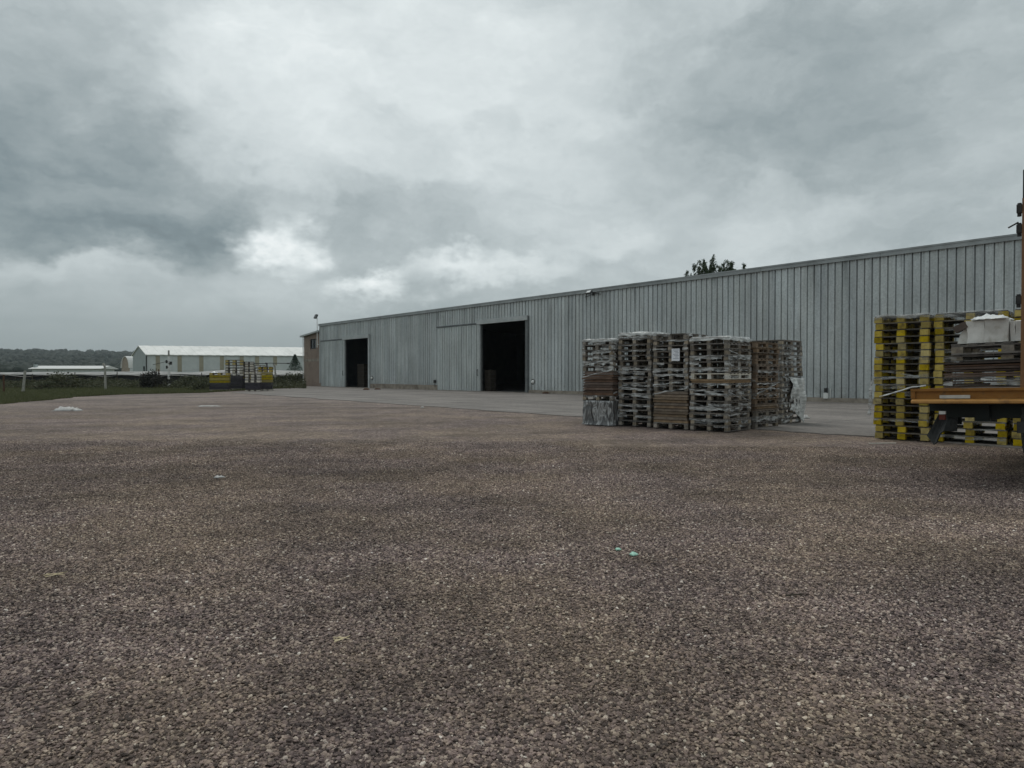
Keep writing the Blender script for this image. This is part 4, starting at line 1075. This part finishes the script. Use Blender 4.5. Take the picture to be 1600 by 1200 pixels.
pw = ground(332, 611.3); rumpled('plastic_sheet', 'small white plastic heap on the low yellow stack far left', 'plastic sheet', (pw.x + .15, pw.y, 1.42), .6, .6, .3, M['white_film'], 0, 7, 8)

# ---------------------------------------------------------------- fence, pole, canopy, sheds
fe = thing('wire_fence', 'old wire fence with pale concrete posts behind the grass verge', 'fence', ground(165, 609))
fo_ = ground(165, 609)
posts = [(-330, 628, 590, -.3), (-190, 622, 586, .2), (-80, 617, 584, .1), (6, 613.5, 585, 0.0), (36, 612.5, 579, .18), (165, 609, 573, -.05), (224, 607.5, 583, .0), (251, 606.5, 577, -.2), (431.5, 605.5, 573, -.12)]
tops = []
for (px, pb, pt_, ln) in posts:
    b = ground(px, pb); tz = at(px, pt_, b.y).z
    mb = MB(); q = Vector((b.x + ln, b.y, tz)); b0, q0 = b - fo_, q - fo_
    th = .078 if px not in (6, 224, 251) else .05
    mt = Matrix.Translation(b0)
    vs = []
    for (pp, t2) in ((b0, th), (q0, th * .8)): vs += [pp + Vector((sx_ * t2, sy_ * t2, 0)) for sx_, sy_ in ((-1, -1), (1, -1), (1, 1), (-1, 1))]
    mb.add(vs, [(0, 1, 5, 4), (1, 2, 6, 5), (2, 3, 7, 6), (3, 0, 4, 7), (4, 5, 6, 7)])
    if px in (165, 431.5): mb.box(-.07, .07, -.07, .07, 0, .35, Matrix.Translation(q0) @ Matrix.Rotation(R(-28), 4, 'Y'))
    mb.build('post', M['concrete_post'] if th > .06 else M['rust'], fe)
    tops.append((b0, q0))
mb = MB()
for k in range(len(tops) - 1):
    for f in (.25, .5, .72, .92):
        mb.tube(tops[k][0].lerp(tops[k][1], f), tops[k + 1][0].lerp(tops[k + 1][1], f), .008, n=4)
mb.build('wire', M['rust'], fe)
pp = ground(264, 606)
up = thing('white_pole', 'tall white pole with small dark fittings behind the verge', 'pole', pp)
hp = at(264, 547.5, pp.y).z
mb = MB(); mb.tube((0, 0, 0), (0, 0, hp * .84), .13, .12, 10); mb.build('shaft', M['white_paint'], up)
mb = MB(); mb.tube((0, 0, hp * .842), (0, 0, hp), .10, .09, 10); mb.build('tip', M['concrete_post'], up)
for zz, dx in ((.70, -.2), (.66, .2), (.55, -.17)):
    mb = MB(); mb.box(dx - .09, dx + .09, -.1, .1, hp * zz - .16, hp * zz + .16); mb.tube((0, -.14, hp * zz), (dx, -.1, hp * zz), .03); mb.build('fitting', M['dark_iron'], up)
mb = MB(); mb.tube((-.25, 0, hp * .70), (-1.8, .3, hp * .62), .025, n=5); mb.build('stay', M['dark_iron'], up)

# low greenhouse canopy: sagging pale film on poles over a dark sheet painted for the shade below
def canopy():
    x0, x1 = at(-160, 585, 84).x, at(560, 585, 84).x
    t = thing('greenhouse_canopy', 'long low greenhouse canopy of sagging pale film, its shade a painted dark sheet', 'greenhouse', (x0, 84, 0))
    n, m = 150, 12; g = []; L = x1 - x0
    for j in range(m + 1):
        v = j / m
        for i in range(n + 1):
            u = i / n; x = L * u
            px = -160 + 720 * u
            ridge = 1.83 + .22 * mnoise.noise(Vector((x * .11, v * 2, 2))) + .16 * math.exp(-((px - 215) / 45) ** 2) + .28 * (px > 260) * min(1, (px - 260) / 60) * (1 if px < 480 else 1)
            bay = (x / 5.2) % 1; sag = .30 * math.sin(math.pi * bay) ** 2 + .12 * mnoise.noise(Vector((x * .35, v * 3, 7)))
            low = 1.24 - (.12 if px < 140 else .16) * 0 + sag * .55 - .10 + .08 * mnoise.noise(Vector((x * .2, 3, 3)))
            ridge -= .09
            z = low + (ridge - low) * min(1, v * 1.6) - (v > .7) * (v - .7) * .6
            g.append((x, v * 9.0 - .02 * mnoise.noise(Vector((x, v, 1))), z))
    mb = MB(); mb.add(g, [(j * (n + 1) + i, j * (n + 1) + i + 1, (j + 1) * (n + 1) + i + 1, (j + 1) * (n + 1) + i) for j in range(m) for i in range(n)])
    mb.build('film_roof', M['tarp_white'], t, True)
    mb = MB(); g = []
    for j in range(5):
        for i in range(n + 1):
            x = L * i / n; g.append((x, .35 + .12 * mnoise.noise(Vector((x * .5, j, 4))), 1.38 * j / 4 + (j == 4) * .1 * mnoise.noise(Vector((x * .3, 1, 1)))))
    mb.add(g, [(j * (n + 1) + i, j * (n + 1) + i + 1, (j + 1) * (n + 1) + i + 1, (j + 1) * (n + 1) + i) for j in range(4) for i in range(n)])
    mb.build('shade_sheet', M['canopy_shade'], t)  # dark sheet added to stand in for the shade under the film
    x = 1.0
    while x < L:
        mb = MB(); mb.tube((x, -.02, 0), (x + rng.uniform(-.08, .08), -.02, 1.5 + rng.uniform(-.05, .25)), .055, .05, 6); mb.build('post', M['bark'], t); x += 5.2
canopy()

def shed():
    c = at(229, 585, 158); c.z = 0
    r_ = at(475, 585, 168); r_.z = 0
    du = (r_ - c).normalized(); L = (r_ - c).length + 12
    dg = Vector((-.70, .714, 0))
    W = 10.4; he, hr = 6.06, 8.1
    t = thing('white_roofed_shed', 'long pale metal shed with white pitched roof behind the greenhouse', 'shed', c)
    P = lambda a, b, z: du * a + dg * b + Vector((0, 0, z))
    # sheets with corrugation shown as shallow steps
    mb = MB(); s = 0; k = 0
    while s < L:
        e = min(s + .9, L); o_ = .05 if k % 2 else 0
        n_ = Vector((du.y, -du.x, 0)) * o_
        mb.add([P(s, 0, 0) + n_, P(e, 0, 0) + n_, P(e, 0, he) + n_, P(s, 0, he) + n_], [(0, 1, 2, 3)]); s = e; k += 1
    mb.add([P(L, 0, 0), P(L, W, 0), P(L, W, he), P(L, W / 2, hr), P(L, 0, he)], [(0, 1, 2, 3, 4)])
    mb.add([P(0, W, 0), P(L, W, 0), P(L, W, he), P(0, W, he)], [(3, 2, 1, 0)])
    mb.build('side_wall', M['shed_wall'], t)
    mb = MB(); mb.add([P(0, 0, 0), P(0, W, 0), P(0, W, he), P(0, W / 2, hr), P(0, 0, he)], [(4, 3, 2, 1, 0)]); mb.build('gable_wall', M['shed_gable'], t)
    mb = MB()
    k = 0; s = -.25
    while s < L:
        e = min(s + 1.0, L + .2); up_ = .035 * (k % 2)
        for (b0, z0, b1, z1) in ((-.35, he - .08, W / 2, hr + .12), (W / 2, hr + .12, W + .35, he - .08)):
            A_, B_2, C_, D_ = P(s, b0, z0 + up_), P(e, b0, z0 + up_), P(e, b1, z1 + up_), P(s, b1, z1 + up_)
            dn = Vector((0, 0, -.16)); mb.add([A_, B_2, C_, D_, A_ + dn, B_2 + dn, C_ + dn, D_ + dn], [(0, 1, 2, 3), (0, 4, 5, 1), (3, 7, 4, 0), (1, 5, 6, 2), (7, 6, 5, 4)])
        s = e; k += 1
    mb.build('roof', M['shed_roof'], t)
    nn = Vector((du.y, -du.x, 0)) * .08
    for px in (247, 281, 315, 347, 378, 402, 430):
        a = (at(px, 585, 158 + (px - 229) / 246 * 10) - c).dot(du)
        zl = 2.0 if px < 360 else 3.6
        mb = MB(); A_ = [P(a - .45, 0, zl), P(a + .45, 0, zl), P(a + .45, 0, he - .3), P(a - .45, 0, he - .3)]
        mb.add([q + nn for q in A_] + A_, [(0, 1, 2, 3), (0, 4, 5, 1), (2, 6, 7, 3), (1, 5, 6, 2), (3, 7, 4, 0)]); mb.build('translucent_panel', M['tan_panel'], t)
    mb = MB(); g0 = P(0, .0, 0); mb.tube(g0 + nn * 1.5, g0 + nn * 1.5 + Vector((0, 0, he)), .12); mb.build('downpipe', M['dark_iron'], t)
    dd = Vector((-dg.y, dg.x, 0)).normalized(); dd = -dd if dd.y > 0 else dd
    mb = MB(); q = [P(0, 1.2, 1.8), P(0, 2.1, 1.8), P(0, 2.1, 3.3), P(0, 1.2, 3.3)]; mb.add([v + dd * .12 for v in q] + q, [(0, 1, 2, 3), (0, 4, 5, 1), (2, 6, 7, 3), (1, 5, 6, 2), (3, 7, 4, 0)]); mb.build('window', M['glass_dark'], t)
shed()
# low white-roofed building far left
def low_building():
    c = at(50, 585, 190); r_ = at(156, 585, 190); c.z = r_.z = 0; L = (r_ - c).length
    t = thing('low_building', 'low long building with a bright white roof, far left before the hills', 'building', c)
    mb = MB(); mb.box(0, L, 0, 7, 0, 3.05); mb.build('wall', M['shed_wall'], t)
    mb = MB(); vs = []
    for x in (-.6, L + .8):
        vs += [(x, -.7, 3.02), (x, 3.5, 3.85), (x, 7.7, 3.02), (x, 7.7, 2.9), (x, -.7, 2.9)]
    mb.add(vs, [(0, 5, 6, 1), (1, 6, 7, 2), (2, 7, 8, 3), (3, 8, 9, 4), (4, 9, 5, 0), (0, 1, 2, 3, 4), (9, 8, 7, 6, 5)]); mb.build('roof', M['white_paint'], t)
    mb = MB(); mb.box(-.3, .3, 1, 2, 3.2, 4.2); mb.build('chimney', M['shed_gable'], t)
low_building()
def arch_shed():
    c = at(190, 585, 225); c.z = 0
    t = thing('arched_shed', 'small arched shed with white roof left of the long pale shed', 'shed', c)
    W = 4.6; n = 12; L = 14; prof = [(W / 2 * (1 - math.cos(math.pi * k / n)), 3.4 + 3.9 * math.sin(math.pi * k / n)) for k in range(n + 1)]
    dx, dy = .75, .66
    def P(x, y, z): return (x * .75 + y * .45, -x * .3 + y * .9, z)
    mb = MB(); mb.add([P(0, 0, 0)] + [P(x, 0, z) for x, z in prof] + [P(W, 0, 0)], [tuple(range(n + 3))[::-1]]); mb.build('gable_wall', M['brick_arch'], t)
    mb = MB(); vs = [P(x, -.3, z + .1) for x, z in prof] + [P(x, L, z + .1) for x, z in prof]
    mb.add(vs, [(k, k + 1, n + 2 + k, n + 1 + k) for k in range(n)]); o = mb.build('roof', M['white_paint'], t); sd = o.modifiers.new('t', 'SOLIDIFY'); sd.thickness = .15
    mb = MB(); mb.add([P(0, 0, 0), P(0, L, 0), P(0, L, 3.4), P(0, 0, 3.4)], [(0, 1, 2, 3)]); mb.add([P(W, 0, 0), P(W, L, 0), P(W, L, 3.4), P(W, 0, 3.4)], [(3, 2, 1, 0)]); mb.build('side_wall', M['shed_wall'], t)
arch_shed()

# ---------------------------------------------------------------- vegetation
def bush(name, label, px, pyb, w, h, n, size, mat, group=None, seed=0, cat='bush', depth=None):
    p = ground(px, pyb)
    g = np.random.default_rng(seed)
    nc = max(5, int(n / 140)); C = g.normal(size=(nc, 3)) * np.array([w * .24, w * .2, h * .2]) + np.array([0, 0, h * .52])
    idx = g.integers(0, nc, n); P = C[idx] + g.normal(size=(n, 3)) * np.array([w * .10, w * .10, h * .13]); P[:, 2] = np.abs(P[:, 2])
    V, Fc = leaf_quads(P, size)
    t = thing(name, label, cat, p, 0, group)
    link('foliage', tri_soup('foliage', mat, V, Fc), t)
    mb = MB()
    for k in range(4): mb.tube((0, 0, 0), tuple(C[k % nc] * np.array([.8, .8, 1])), .03, .012, 5)
    mb.build('stems', M['bark'], t)
    return t
GB = 'bushes along the wire fence'
bush('bush', 'dark rounded heap-like bush left of the white pole', 240, 607.6, 1.9, 1.65, 3200, .085, M['leaf_dark'], GB, 3)
bush('bush', 'spreading grey-green bush just right of the white pole', 300, 606.5, 3.2, 1.15, 1300, .10, M['leaf_weed'], GB, 4)
bush('bush', 'low bush beside the low yellow stack of crates', 321, 610, 2.2, .85, 900, .09, M['leaf_weed'], GB, 5)
bush('bush', 'green bush before the brick annex, right of the bent post', 453, 605.5, 2.6, 1.45, 1300, .10, M['leaf_weed'], GB, 6)
bush('bush', 'broad brownish bush midway along the fence at left', 98, 607.5, 3.4, 1.5, 1500, .10, M['leaf_weed'], GB, 8)
bush('bush', 'small bush at the left between the two leaning posts', 62, 609.5, 2.4, .9, 800, .09, M['leaf_weed'], GB, 9)
def weeds():
    n = 30000
    px = nr.uniform(-260, 478, n); Y = nr.uniform(66, 81, n); X = (px - CX) / F * Y
    hn = np.array([.62 + .85 * mnoise.noise(Vector((x * .3, y * .25, 5))) + .3 * mnoise.noise(Vector((x * 1.1, y * .9, 2))) for x, y in zip(X, Y)])
    Z = nr.uniform(0, 1, n) ** .8 * np.clip(hn, .3, 1.25)
    V, Fc = leaf_quads(np.stack([X, Y, Z], 1), .10)
    tag(link('weeds', tri_soup('weeds', M['leaf_weed'], V, Fc)), 'tangled olive weeds growing between the fence and the greenhouse', 'weeds', kind='stuff')
weeds()
def grass():
    EX = np.array([(e.x / e.y, e.y) for e in EDGE]); 
    n = 60000
    k = nr.uniform((-330 - CX) / F, (478 - CX) / F, n)
    ye = np.interp(k, EX[:, 0], EX[:, 1]); hi = 78.0
    u = nr.uniform(0, 1, n) ** 1.5
    Y = ye - .15 + (hi - ye) * u; X = k * Y
    pat = np.array([mnoise.noise(Vector((x * .5, y * .5, 1))) for x, y in zip(X, Y)])
    h = np.clip(.13 + .11 * pat + nr.uniform(-.04, .05, n), .04, .4) * (1 + .3 * (Y > 60))
    a = nr.uniform(0, 6.28, n); w = .028
    ln = nr.normal(size=(n, 2)) * .05
    B = np.stack([X, Y, np.zeros(n) - .015], 1); D = np.stack([np.cos(a), np.sin(a), np.zeros(n)], 1) * w
    T = B + np.stack([ln[:, 0], ln[:, 1], h], 1)
    V = np.stack([B - D, B + D, T], 1).reshape(-1, 3)
    tag(link('grass', tri_soup('grass', M['leaf_grass'], V, np.arange(3 * n).reshape(n, 3))), 'short green grass on the verge between gravel and fence', 'grass', kind='stuff')
grass()
def conifer():
    p = at(461, 585, 112); p.z = 0
    t = thing('conifer', 'young pointed conifer behind the fence, left of the brick annex', 'tree', p)
    h = at(461, 552, 112).z; n = 1900
    u = nr.uniform(0, 1, n) ** .7; z = h * (.10 + .90 * u); r_ = (1 - u) * 1.75 + .06
    ang = nr.integers(0, 9, n) * .7 + np.floor(u * 9) * 1.1 + nr.normal(size=n) * .22
    q = nr.uniform(.15, 1, n) ** .6 * r_
    P = np.stack([np.cos(ang) * q, np.sin(ang) * q, z + q * .55 - .25], 1)
    V, Fc = leaf_quads(P, .17, .4); link('crown', tri_soup('crown', M['leaf_pine'], V, Fc), t)
    mb = MB(); mb.tube((0, 0, 0), (0, 0, h * .95), .12, .02, 8); mb.build('trunk', M['bark'], t)
conifer()
def tall_tree(label, seed, tips):
    TY = 92; g = np.random.default_rng(seed)
    px = sum(t_[0] for t_ in tips) / len(tips)
    p = at(px, 585, TY); p.z = 0
    t = thing('tree', label, 'tree', p, 0, 'trees behind the warehouse')
    mb = MB(); zb = at(px, 440, TY).z
    mb.tube((0, 0, 0), (0, 0, zb * .45), .28, .2, 8); Ps = []
    for (tx, ty) in tips:
        q = at(tx, ty, TY); x = q.x - p.x; z = q.z; y = g.uniform(-1.2, 1.2)
        mid = Vector((x * .55, y * .5, zb * .75)); end = Vector((x, y, z - .1))
        mb.tube((0, 0, zb * .44), mid, .11, .07, 6); mb.tube(mid, end, .06, .012, 5)
        for k in range(34):                                  # leafy twigs up the branch
            u = g.uniform(0, 1) ** .75; c = np.array(mid.lerp(end, u)); sp = .58 * (1 - u) + .13
            c = c + g.normal(size=3) * np.array([sp, sp, .18]) * .75
            n = 46; d = g.normal(size=3) * np.array([.5, .5, .3]) + np.array([0, 0, 1.0]); d /= np.linalg.norm(d)
            l = g.uniform(-.32, .30, (n, 1)); Ps.append(c + d * l + g.normal(size=(n, 3)) * .075)
    P = np.concatenate(Ps); P[:, 2] = np.minimum(P[:, 2], max(at(q_[0], q_[1], TY).z for q_ in tips) + .05)
    V, Fc = leaf_quads(P, .10, .8)
    mb.build('trunk', M['bark'], t); link('crown', tri_soup('crown', M['leaf_tree'], V, Fc), t)
tall_tree('small leafy treetop above the warehouse roof, left of the taller one', 1, [(1072, 426), (1077, 419), (1081.5, 415), (1084, 424)])
tall_tree('tallest leafy treetop showing above the warehouse roof', 2, [(1089, 418), (1093, 407), (1097.5, 404.5), (1101, 414), (1105, 410), (1108, 416), (1111.5, 401), (1116.5, 404.5), (1114, 414)])
tall_tree('rounded treetop above the warehouse roof, right of the tallest', 3, [(1122, 419), (1125.5, 413), (1130, 408.5), (1133, 412), (1136.5, 407), (1140, 411), (1144, 412.5), (1149, 416), (1159, 414.5)])

# hills and woods
def hills():
    na, nd = 260, 60; g = []
    for j in range(nd + 1):
        d = 420 + 2600 * (j / nd) ** 1.3
        for i in range(na + 1):
            a = R(-62) + R(124) * i / na
            x, y = math.sin(a) * d, math.cos(a) * d
            rise = max(0, min(1, (d - 420) / 1900)); rise = rise * rise * (3 - 2 * rise)
            hh = 29.5 / F * 2320 * rise * (.93 + .09 * mnoise.noise(Vector((x * .0016, y * .0012, 2)))) + 4.5 * rise * mnoise.noise(Vector((x * .006, y * .006, 7)))
            hh += 3.2 * min(1, rise * 3) * abs(mnoise.noise(Vector((x * .03, y * .03, 1)))) + 7 * rise * (1 - rise) * mnoise.noise(Vector((x * .004, y * .004, 5)))
            if d > 2500: hh -= (d - 2500) * .12
            g.append((x, y, hh - .3))
    mb = MB(); mb.add(g, [(j * (na + 1) + i, j * (na + 1) + i + 1, (j + 1) * (na + 1) + i + 1, (j + 1) * (na + 1) + i) for j in range(nd) for i in range(na)])
    m, nt, b = material('wooded_hillside'); p = world_pos(nt)
    c = nt.mix(nt.maprange(nt.noise(p, .006, 6, .6), .38, .62), (.022, .036, .028), (.048, .062, .038))
    c = nt.mix(nt.maprange(nt.noise(p, .07, 5, .7), .4, .7, 0, .8), c, (.018, .03, .022))
    nt.put(b.inputs['Base Color'], c); b.inputs['Roughness'].default_value = 1; b.inputs['Specular IOR Level'].default_value = .05
    nt.put(b.inputs['Normal'], nt.bump(nt.noise(p, .09, 5, .7), 1.0, 4.0))
    tag(mb.build('hills', m, None, True), kind='structure')
    # nearer wood as one mass of crowns
    n = 5200; ico = bmesh.new(); bmesh.ops.create_icosphere(ico, subdivisions=2, radius=1)
    bv = np.array([v.co[:] for v in ico.verts]); bf = np.array([[v.index for v in f.verts] for f in ico.faces]); ico.free()
    a = nr.uniform(R(-46), R(-9), n); d = 480 + 1500 * nr.uniform(0, 1, n) ** 1.4
    X, Y = np.sin(a) * d, np.cos(a) * d
    den = np.array([mnoise.noise(Vector((x * .006, y * .004, 3))) for x, y in zip(X, Y)]); kp = den > -.18
    X, Y, d = X[kp], Y[kp], d[kp]; n = len(X)
    rise = np.clip((d - 420) / 1900, 0, 1); rise = rise ** 2 * (3 - 2 * rise); Z0 = 28.5 / F * 2320 * rise * .95
    s = nr.uniform(2.2, 4.2, n) * (1 + d / 3200)
    rad = 1 + .35 * nr.normal(size=(n, len(bv))) * .6
    V = bv[None] * rad[..., None] * s[:, None, None] * np.array([1, 1, .95]); V += np.stack([X, Y, Z0 + s * .45], 1)[:, None]
    Fc = (bf[None] + (np.arange(n) * len(bv))[:, None, None]).reshape(-1, 3)
    tag(link('distant_wood', tri_soup('distant_wood', M['leaf_far'], V.reshape(-1, 3), Fc)), 'dark distant wood covering the low hills at the left', 'wood', kind='stuff')
hills()

# ---------------------------------------------------------------- litter on the yard
p = ground(105, 642); rumpled('plastic_litter', 'large white plastic scrap lying on the gravel far left', 'litter', (p.x, p.y, 0), 1.0, .40, .20, M['litter_film'], .1, 11, 14)
p = ground(326, 635); rumpled('plastic_litter', 'thin white plastic strip on the gravel before the distant pallets', 'litter', (p.x, p.y, 0), .95, .22, .05, M['litter_film'], .15, 12, 10)
p = ground(660, 637); rumpled('plastic_litter', 'tiny white scrap near the apron edge below the large doorway', 'litter', (p.x, p.y, 0), .16, .12, .08, M['litter_film'], .1, 13, 6)
p = ground(343, 747); rumpled('plastic_litter', 'small pale scrap on the open gravel left of centre', 'litter', (p.x, p.y, 0.004), .14, .06, .03, M['litter_film'], .5, 14, 6)
p = ground(990, 869); rumpled('plastic_litter', 'larger pale green plastic scrap on the gravel', 'litter', (p.x, p.y, 0.008), .055, .05, .025, M['green_film'], .5, 15, 8)
p = ground(966, 861); rumpled('plastic_litter', 'smaller pale green plastic scrap on the gravel', 'litter', (p.x, p.y, 0.008), .04, .04, .018, M['green_film'], .2, 16, 8)
p = ground(1256, 655); rumpled('plastic_litter', 'white crumpled film at the foot of the rear stack', 'litter', (p.x, p.y, 0.02), .32, .25, .14, M['litter_film'], .4, 18, 10)
def straws(px, py, label, sd_, s=1.0):
    p = ground(px, py); r = random.Random(sd_); mb = MB()
    for k in range(5):
        a = r.uniform(-.6, 1.2); l = r.uniform(.03, .07) * s; c = Vector((r.uniform(-.03, .03) * s, r.uniform(-.02, .02) * s, .014))
        mb.tube(c - Vector((math.cos(a), math.sin(a), -.1)) * l, c + Vector((math.cos(a), math.sin(a), .15)) * l, .003, .002, 5)
    o = mb.build('straw', M['straw'], None); o.location = p; tag(o, label, 'straw')
straws(85, 902, 'small tuft of dry straw on the gravel near the left edge', 3, 1.1)
straws(531, 1003, 'small tuft of dry straw on the gravel in the foreground', 4, .8)
p = ground(1380, 694.5); mb = MB(); mb.tube((-.28, 0, .02), (.28, .05, .025), .012, .01, 6); o = mb.build('stick', M['wood_pale']); o.location = p; tag(o, 'thin pale stick on the gravel before the leftmost yellow stack', 'stick')
p = ground(1472, 690); 
p = ground(1245, 934); mb = MB(); mb.tube((-.07, 0, .015), (.05, .02, .018), .006, .005, 5); o = mb.build('twig', M['bark']); o.location = p; tag(o, 'small dark twig on the open gravel right of centre', 'twig')
for px, py, lab in ((572, 609.5, 'dark stone lump at the right foot of the far doorway'), (590, 609, 'small dark lump on the apron right of the far doorway'), (853, 615.5, 'dark lump at the wall foot right of the large doorway')):
    p = ground(px, py); rumpled('stone_lump', lab, 'stone', (p.x, p.y, .02), .55, .35, .2, M['rust'], .4, px, 8)

def haze():
    mb = MB(); mb.box(-2900, 2900, -200, 3300, -1.2, 75)
    m = bpy.data.materials.new('thin_haze'); m.use_nodes = True; nt = NT(m.node_tree); nt.n.remove(nt.n['Principled BSDF'])
    pv = nt.new('ShaderNodeVolumePrincipled'); pv.inputs['Density'].default_value = HAZE; pv.inputs['Color'].default_value = (.78, .86, .9, 1)
    nt.l.new(pv.outputs[0], nt.n['Material Output'].inputs['Volume'])
    tag(mb.build('haze', m), 'thin pale haze in the air towards the hills', 'haze', kind='stuff')
HAZE = 0.00014
haze()
# ---------------------------------------------------------------- sky and light
SUN_EL, SUN_AZ = 62, -25      # degrees; azimuth from +Y towards +X
def px_dir(px, py): return ray(px, py).normalized()
w = bpy.data.worlds.new('World'); scene.world = w; w.use_nodes = True
nt = NT(w.node_tree)
for nd in list(nt.n): nt.n.remove(nd)
tc = nt.new('ShaderNodeTexCoord'); D = nt.vmath('NORMALIZE', tc.outputs['Generated'])
dx, dy, dz = nt.sep(D)
zc = nt.math('MAXIMUM', dz, 0.0)
den = nt.math('ADD', zc, 0.10)
pc2 = nt.comb(nt.math('DIVIDE', dx, den), nt.math('DIVIDE', dy, den), 0.0)       # flat cloud layer seen in perspective
n1 = nt.noise(pc2, 0.55, 6, 0.52, 0.35)
n2 = nt.noise(nt.vmath('MULTIPLY', D, (1, 1, 1.9)), 3.2, 7, 0.56, 0.3)
nd1 = nt.noise(nt.vmath('MULTIPLY', D, (1, 1, 1.6)), 3.6, 5, 0.6, out=1)
nd2 = nt.noise(nt.vmath('MULTIPLY', D, (1, 1, 1.5)), 15.0, 6, 0.62, out=1)
Dw = nt.vmath('ADD', D, nt.vmath('MULTIPLY', nt.vmath('SUBTRACT', nd1, (0.5, 0.5, 0.5)), (0.30, 0.30, 0.22)))
Dw = nt.vmath('ADD', Dw, nt.vmath('MULTIPLY', nt.vmath('SUBTRACT', nd2, (0.5, 0.5, 0.5)), (0.10, 0.10, 0.075)))
val = nt.math('MULTIPLY_ADD', nt.math('SUBTRACT', n1, 0.5), 0.46, 0.575)
n3 = nt.noise(nt.vmath('MULTIPLY', Dw, (1, 1, 2.2)), 5.5, 8, 0.6, 0.2)
val = nt.math('MULTIPLY_ADD', nt.math('SUBTRACT', n3, 0.5), 0.42, val)
val = nt.math('MULTIPLY_ADD', nt.math('SUBTRACT', n2, 0.5), 0.36, val)
# the big cloud masses and breaks, by direction: (pixel of its centre, radius, vertical squeeze, weight)
BL = [((140, 320), .36, 1.6, -.25), ((280, 380), .20, 3.0, -.14), ((30, 60), .26, 1.2, -.16), ((540, 100), .36, 1.1, .22), ((330, 150), .22, 1.4, .12), ((1280, 130), .34, 1.5, -.24), ((980, 280), .20, 2.2, -.10),
      ((425, 388), .080, 1.4, .55), ((580, 455), .090, 2.4, .52), ((760, 436), .17, 5.0, .32), ((650, 370), .22, 2.2, -.22), ((965, 382), .10, 2.0, .16), ((140, 432), .13, 4.0, .20), ((860, 90), .26, 1.2, .12), ((1180, 300), .3, 2.4, .10), ((1500, 260), .22, 1.6, -.06), ((1330, 330), .2, 3.0, .08)]
for (pp_, rad, sq, wt) in BL:
    c = px_dir(*pp_)
    df = nt.vmath('MULTIPLY', nt.vmath('SUBTRACT', Dw, tuple(c)), (1, 1, sq))
    ln = nt.vmath('LENGTH', df, out=1)
    val = nt.math('MULTIPLY_ADD', nt.maprange(ln, rad, 0.0, 0.0, 1.0), wt, val)
# towards the horizon the deck closes and darkens
hz = nt.maprange(dz, 0.015, 0.16, 0.0, 1.0)
val = nt.math('ADD', nt.math('MULTIPLY', val, hz), nt.math('MULTIPLY', nt.math('SUBTRACT', 1.0, hz), nt.math('MULTIPLY_ADD', nt.math('SUBTRACT', n2, 0.5), 0.15, 0.33)))
zen = nt.maprange(dz, 0.55, 0.95, 0.0, 0.12); val = nt.math('ADD', val, zen)
cloud = nt.ramp(val, [(0.0, (0.12, 0.148, 0.158)), (0.22, (0.20, 0.248, 0.262)), (0.42, (0.345, 0.395, 0.405)), (0.62, (0.525, 0.58, 0.588)), (0.82, (0.71, 0.765, 0.768)), (1.0, (0.90, 0.935, 0.93))])
sky = nt.new('ShaderNodeTexSky', sky_type='NISHITA'); sky.sun_disc = False
sky.sun_elevation = R(SUN_EL); sky.sun_rotation = R(SUN_AZ)
b1 = nt.new('ShaderNodeBackground'); nt.put(b1.inputs[0], sky.outputs[0]); b1.inputs[1].default_value = 0.08
b2 = nt.new('ShaderNodeBackground'); nt.put(b2.inputs[0], cloud); b2.inputs[1].default_value = 1.1
mx = nt.new('ShaderNodeMixShader'); mx.inputs[0].default_value = 0.95
nt.l.new(b1.outputs[0], mx.inputs[1]); nt.l.new(b2.outputs[0], mx.inputs[2])
ow = nt.new('ShaderNodeOutputWorld'); nt.l.new(mx.outputs[0], ow.inputs[0])
sl = bpy.data.lights.new('sun', 'SUN'); sl.energy = 0.9; sl.angle = R(25); sl.color = (1.0, .97, .93)
so = bpy.data.objects.new('sun', sl); COL.objects.link(so)
el, az = R(SUN_EL), R(SUN_AZ)
sd_ = Vector((math.cos(el) * math.sin(az), math.cos(el) * math.cos(az), math.sin(el)))
so.rotation_euler = sd_.to_track_quat('Z', 'Y').to_euler()
so.location = (0, 0, 30)

vs_ = scene.view_settings; vs_.view_transform = 'Standard'; vs_.look = 'None'; vs_.exposure = 0.0; vs_.gamma = 1.0
scene.cycles.use_denoising = True; scene.cycles.denoiser = 'OPENIMAGEDENOISE'; scene.cycles.denoising_input_passes = 'RGB_ALBEDO_NORMAL'; scene.cycles.denoising_prefilter = 'ACCURATE'
scene.cycles.max_bounces = 6; scene.cycles.transparent_max_bounces = 24
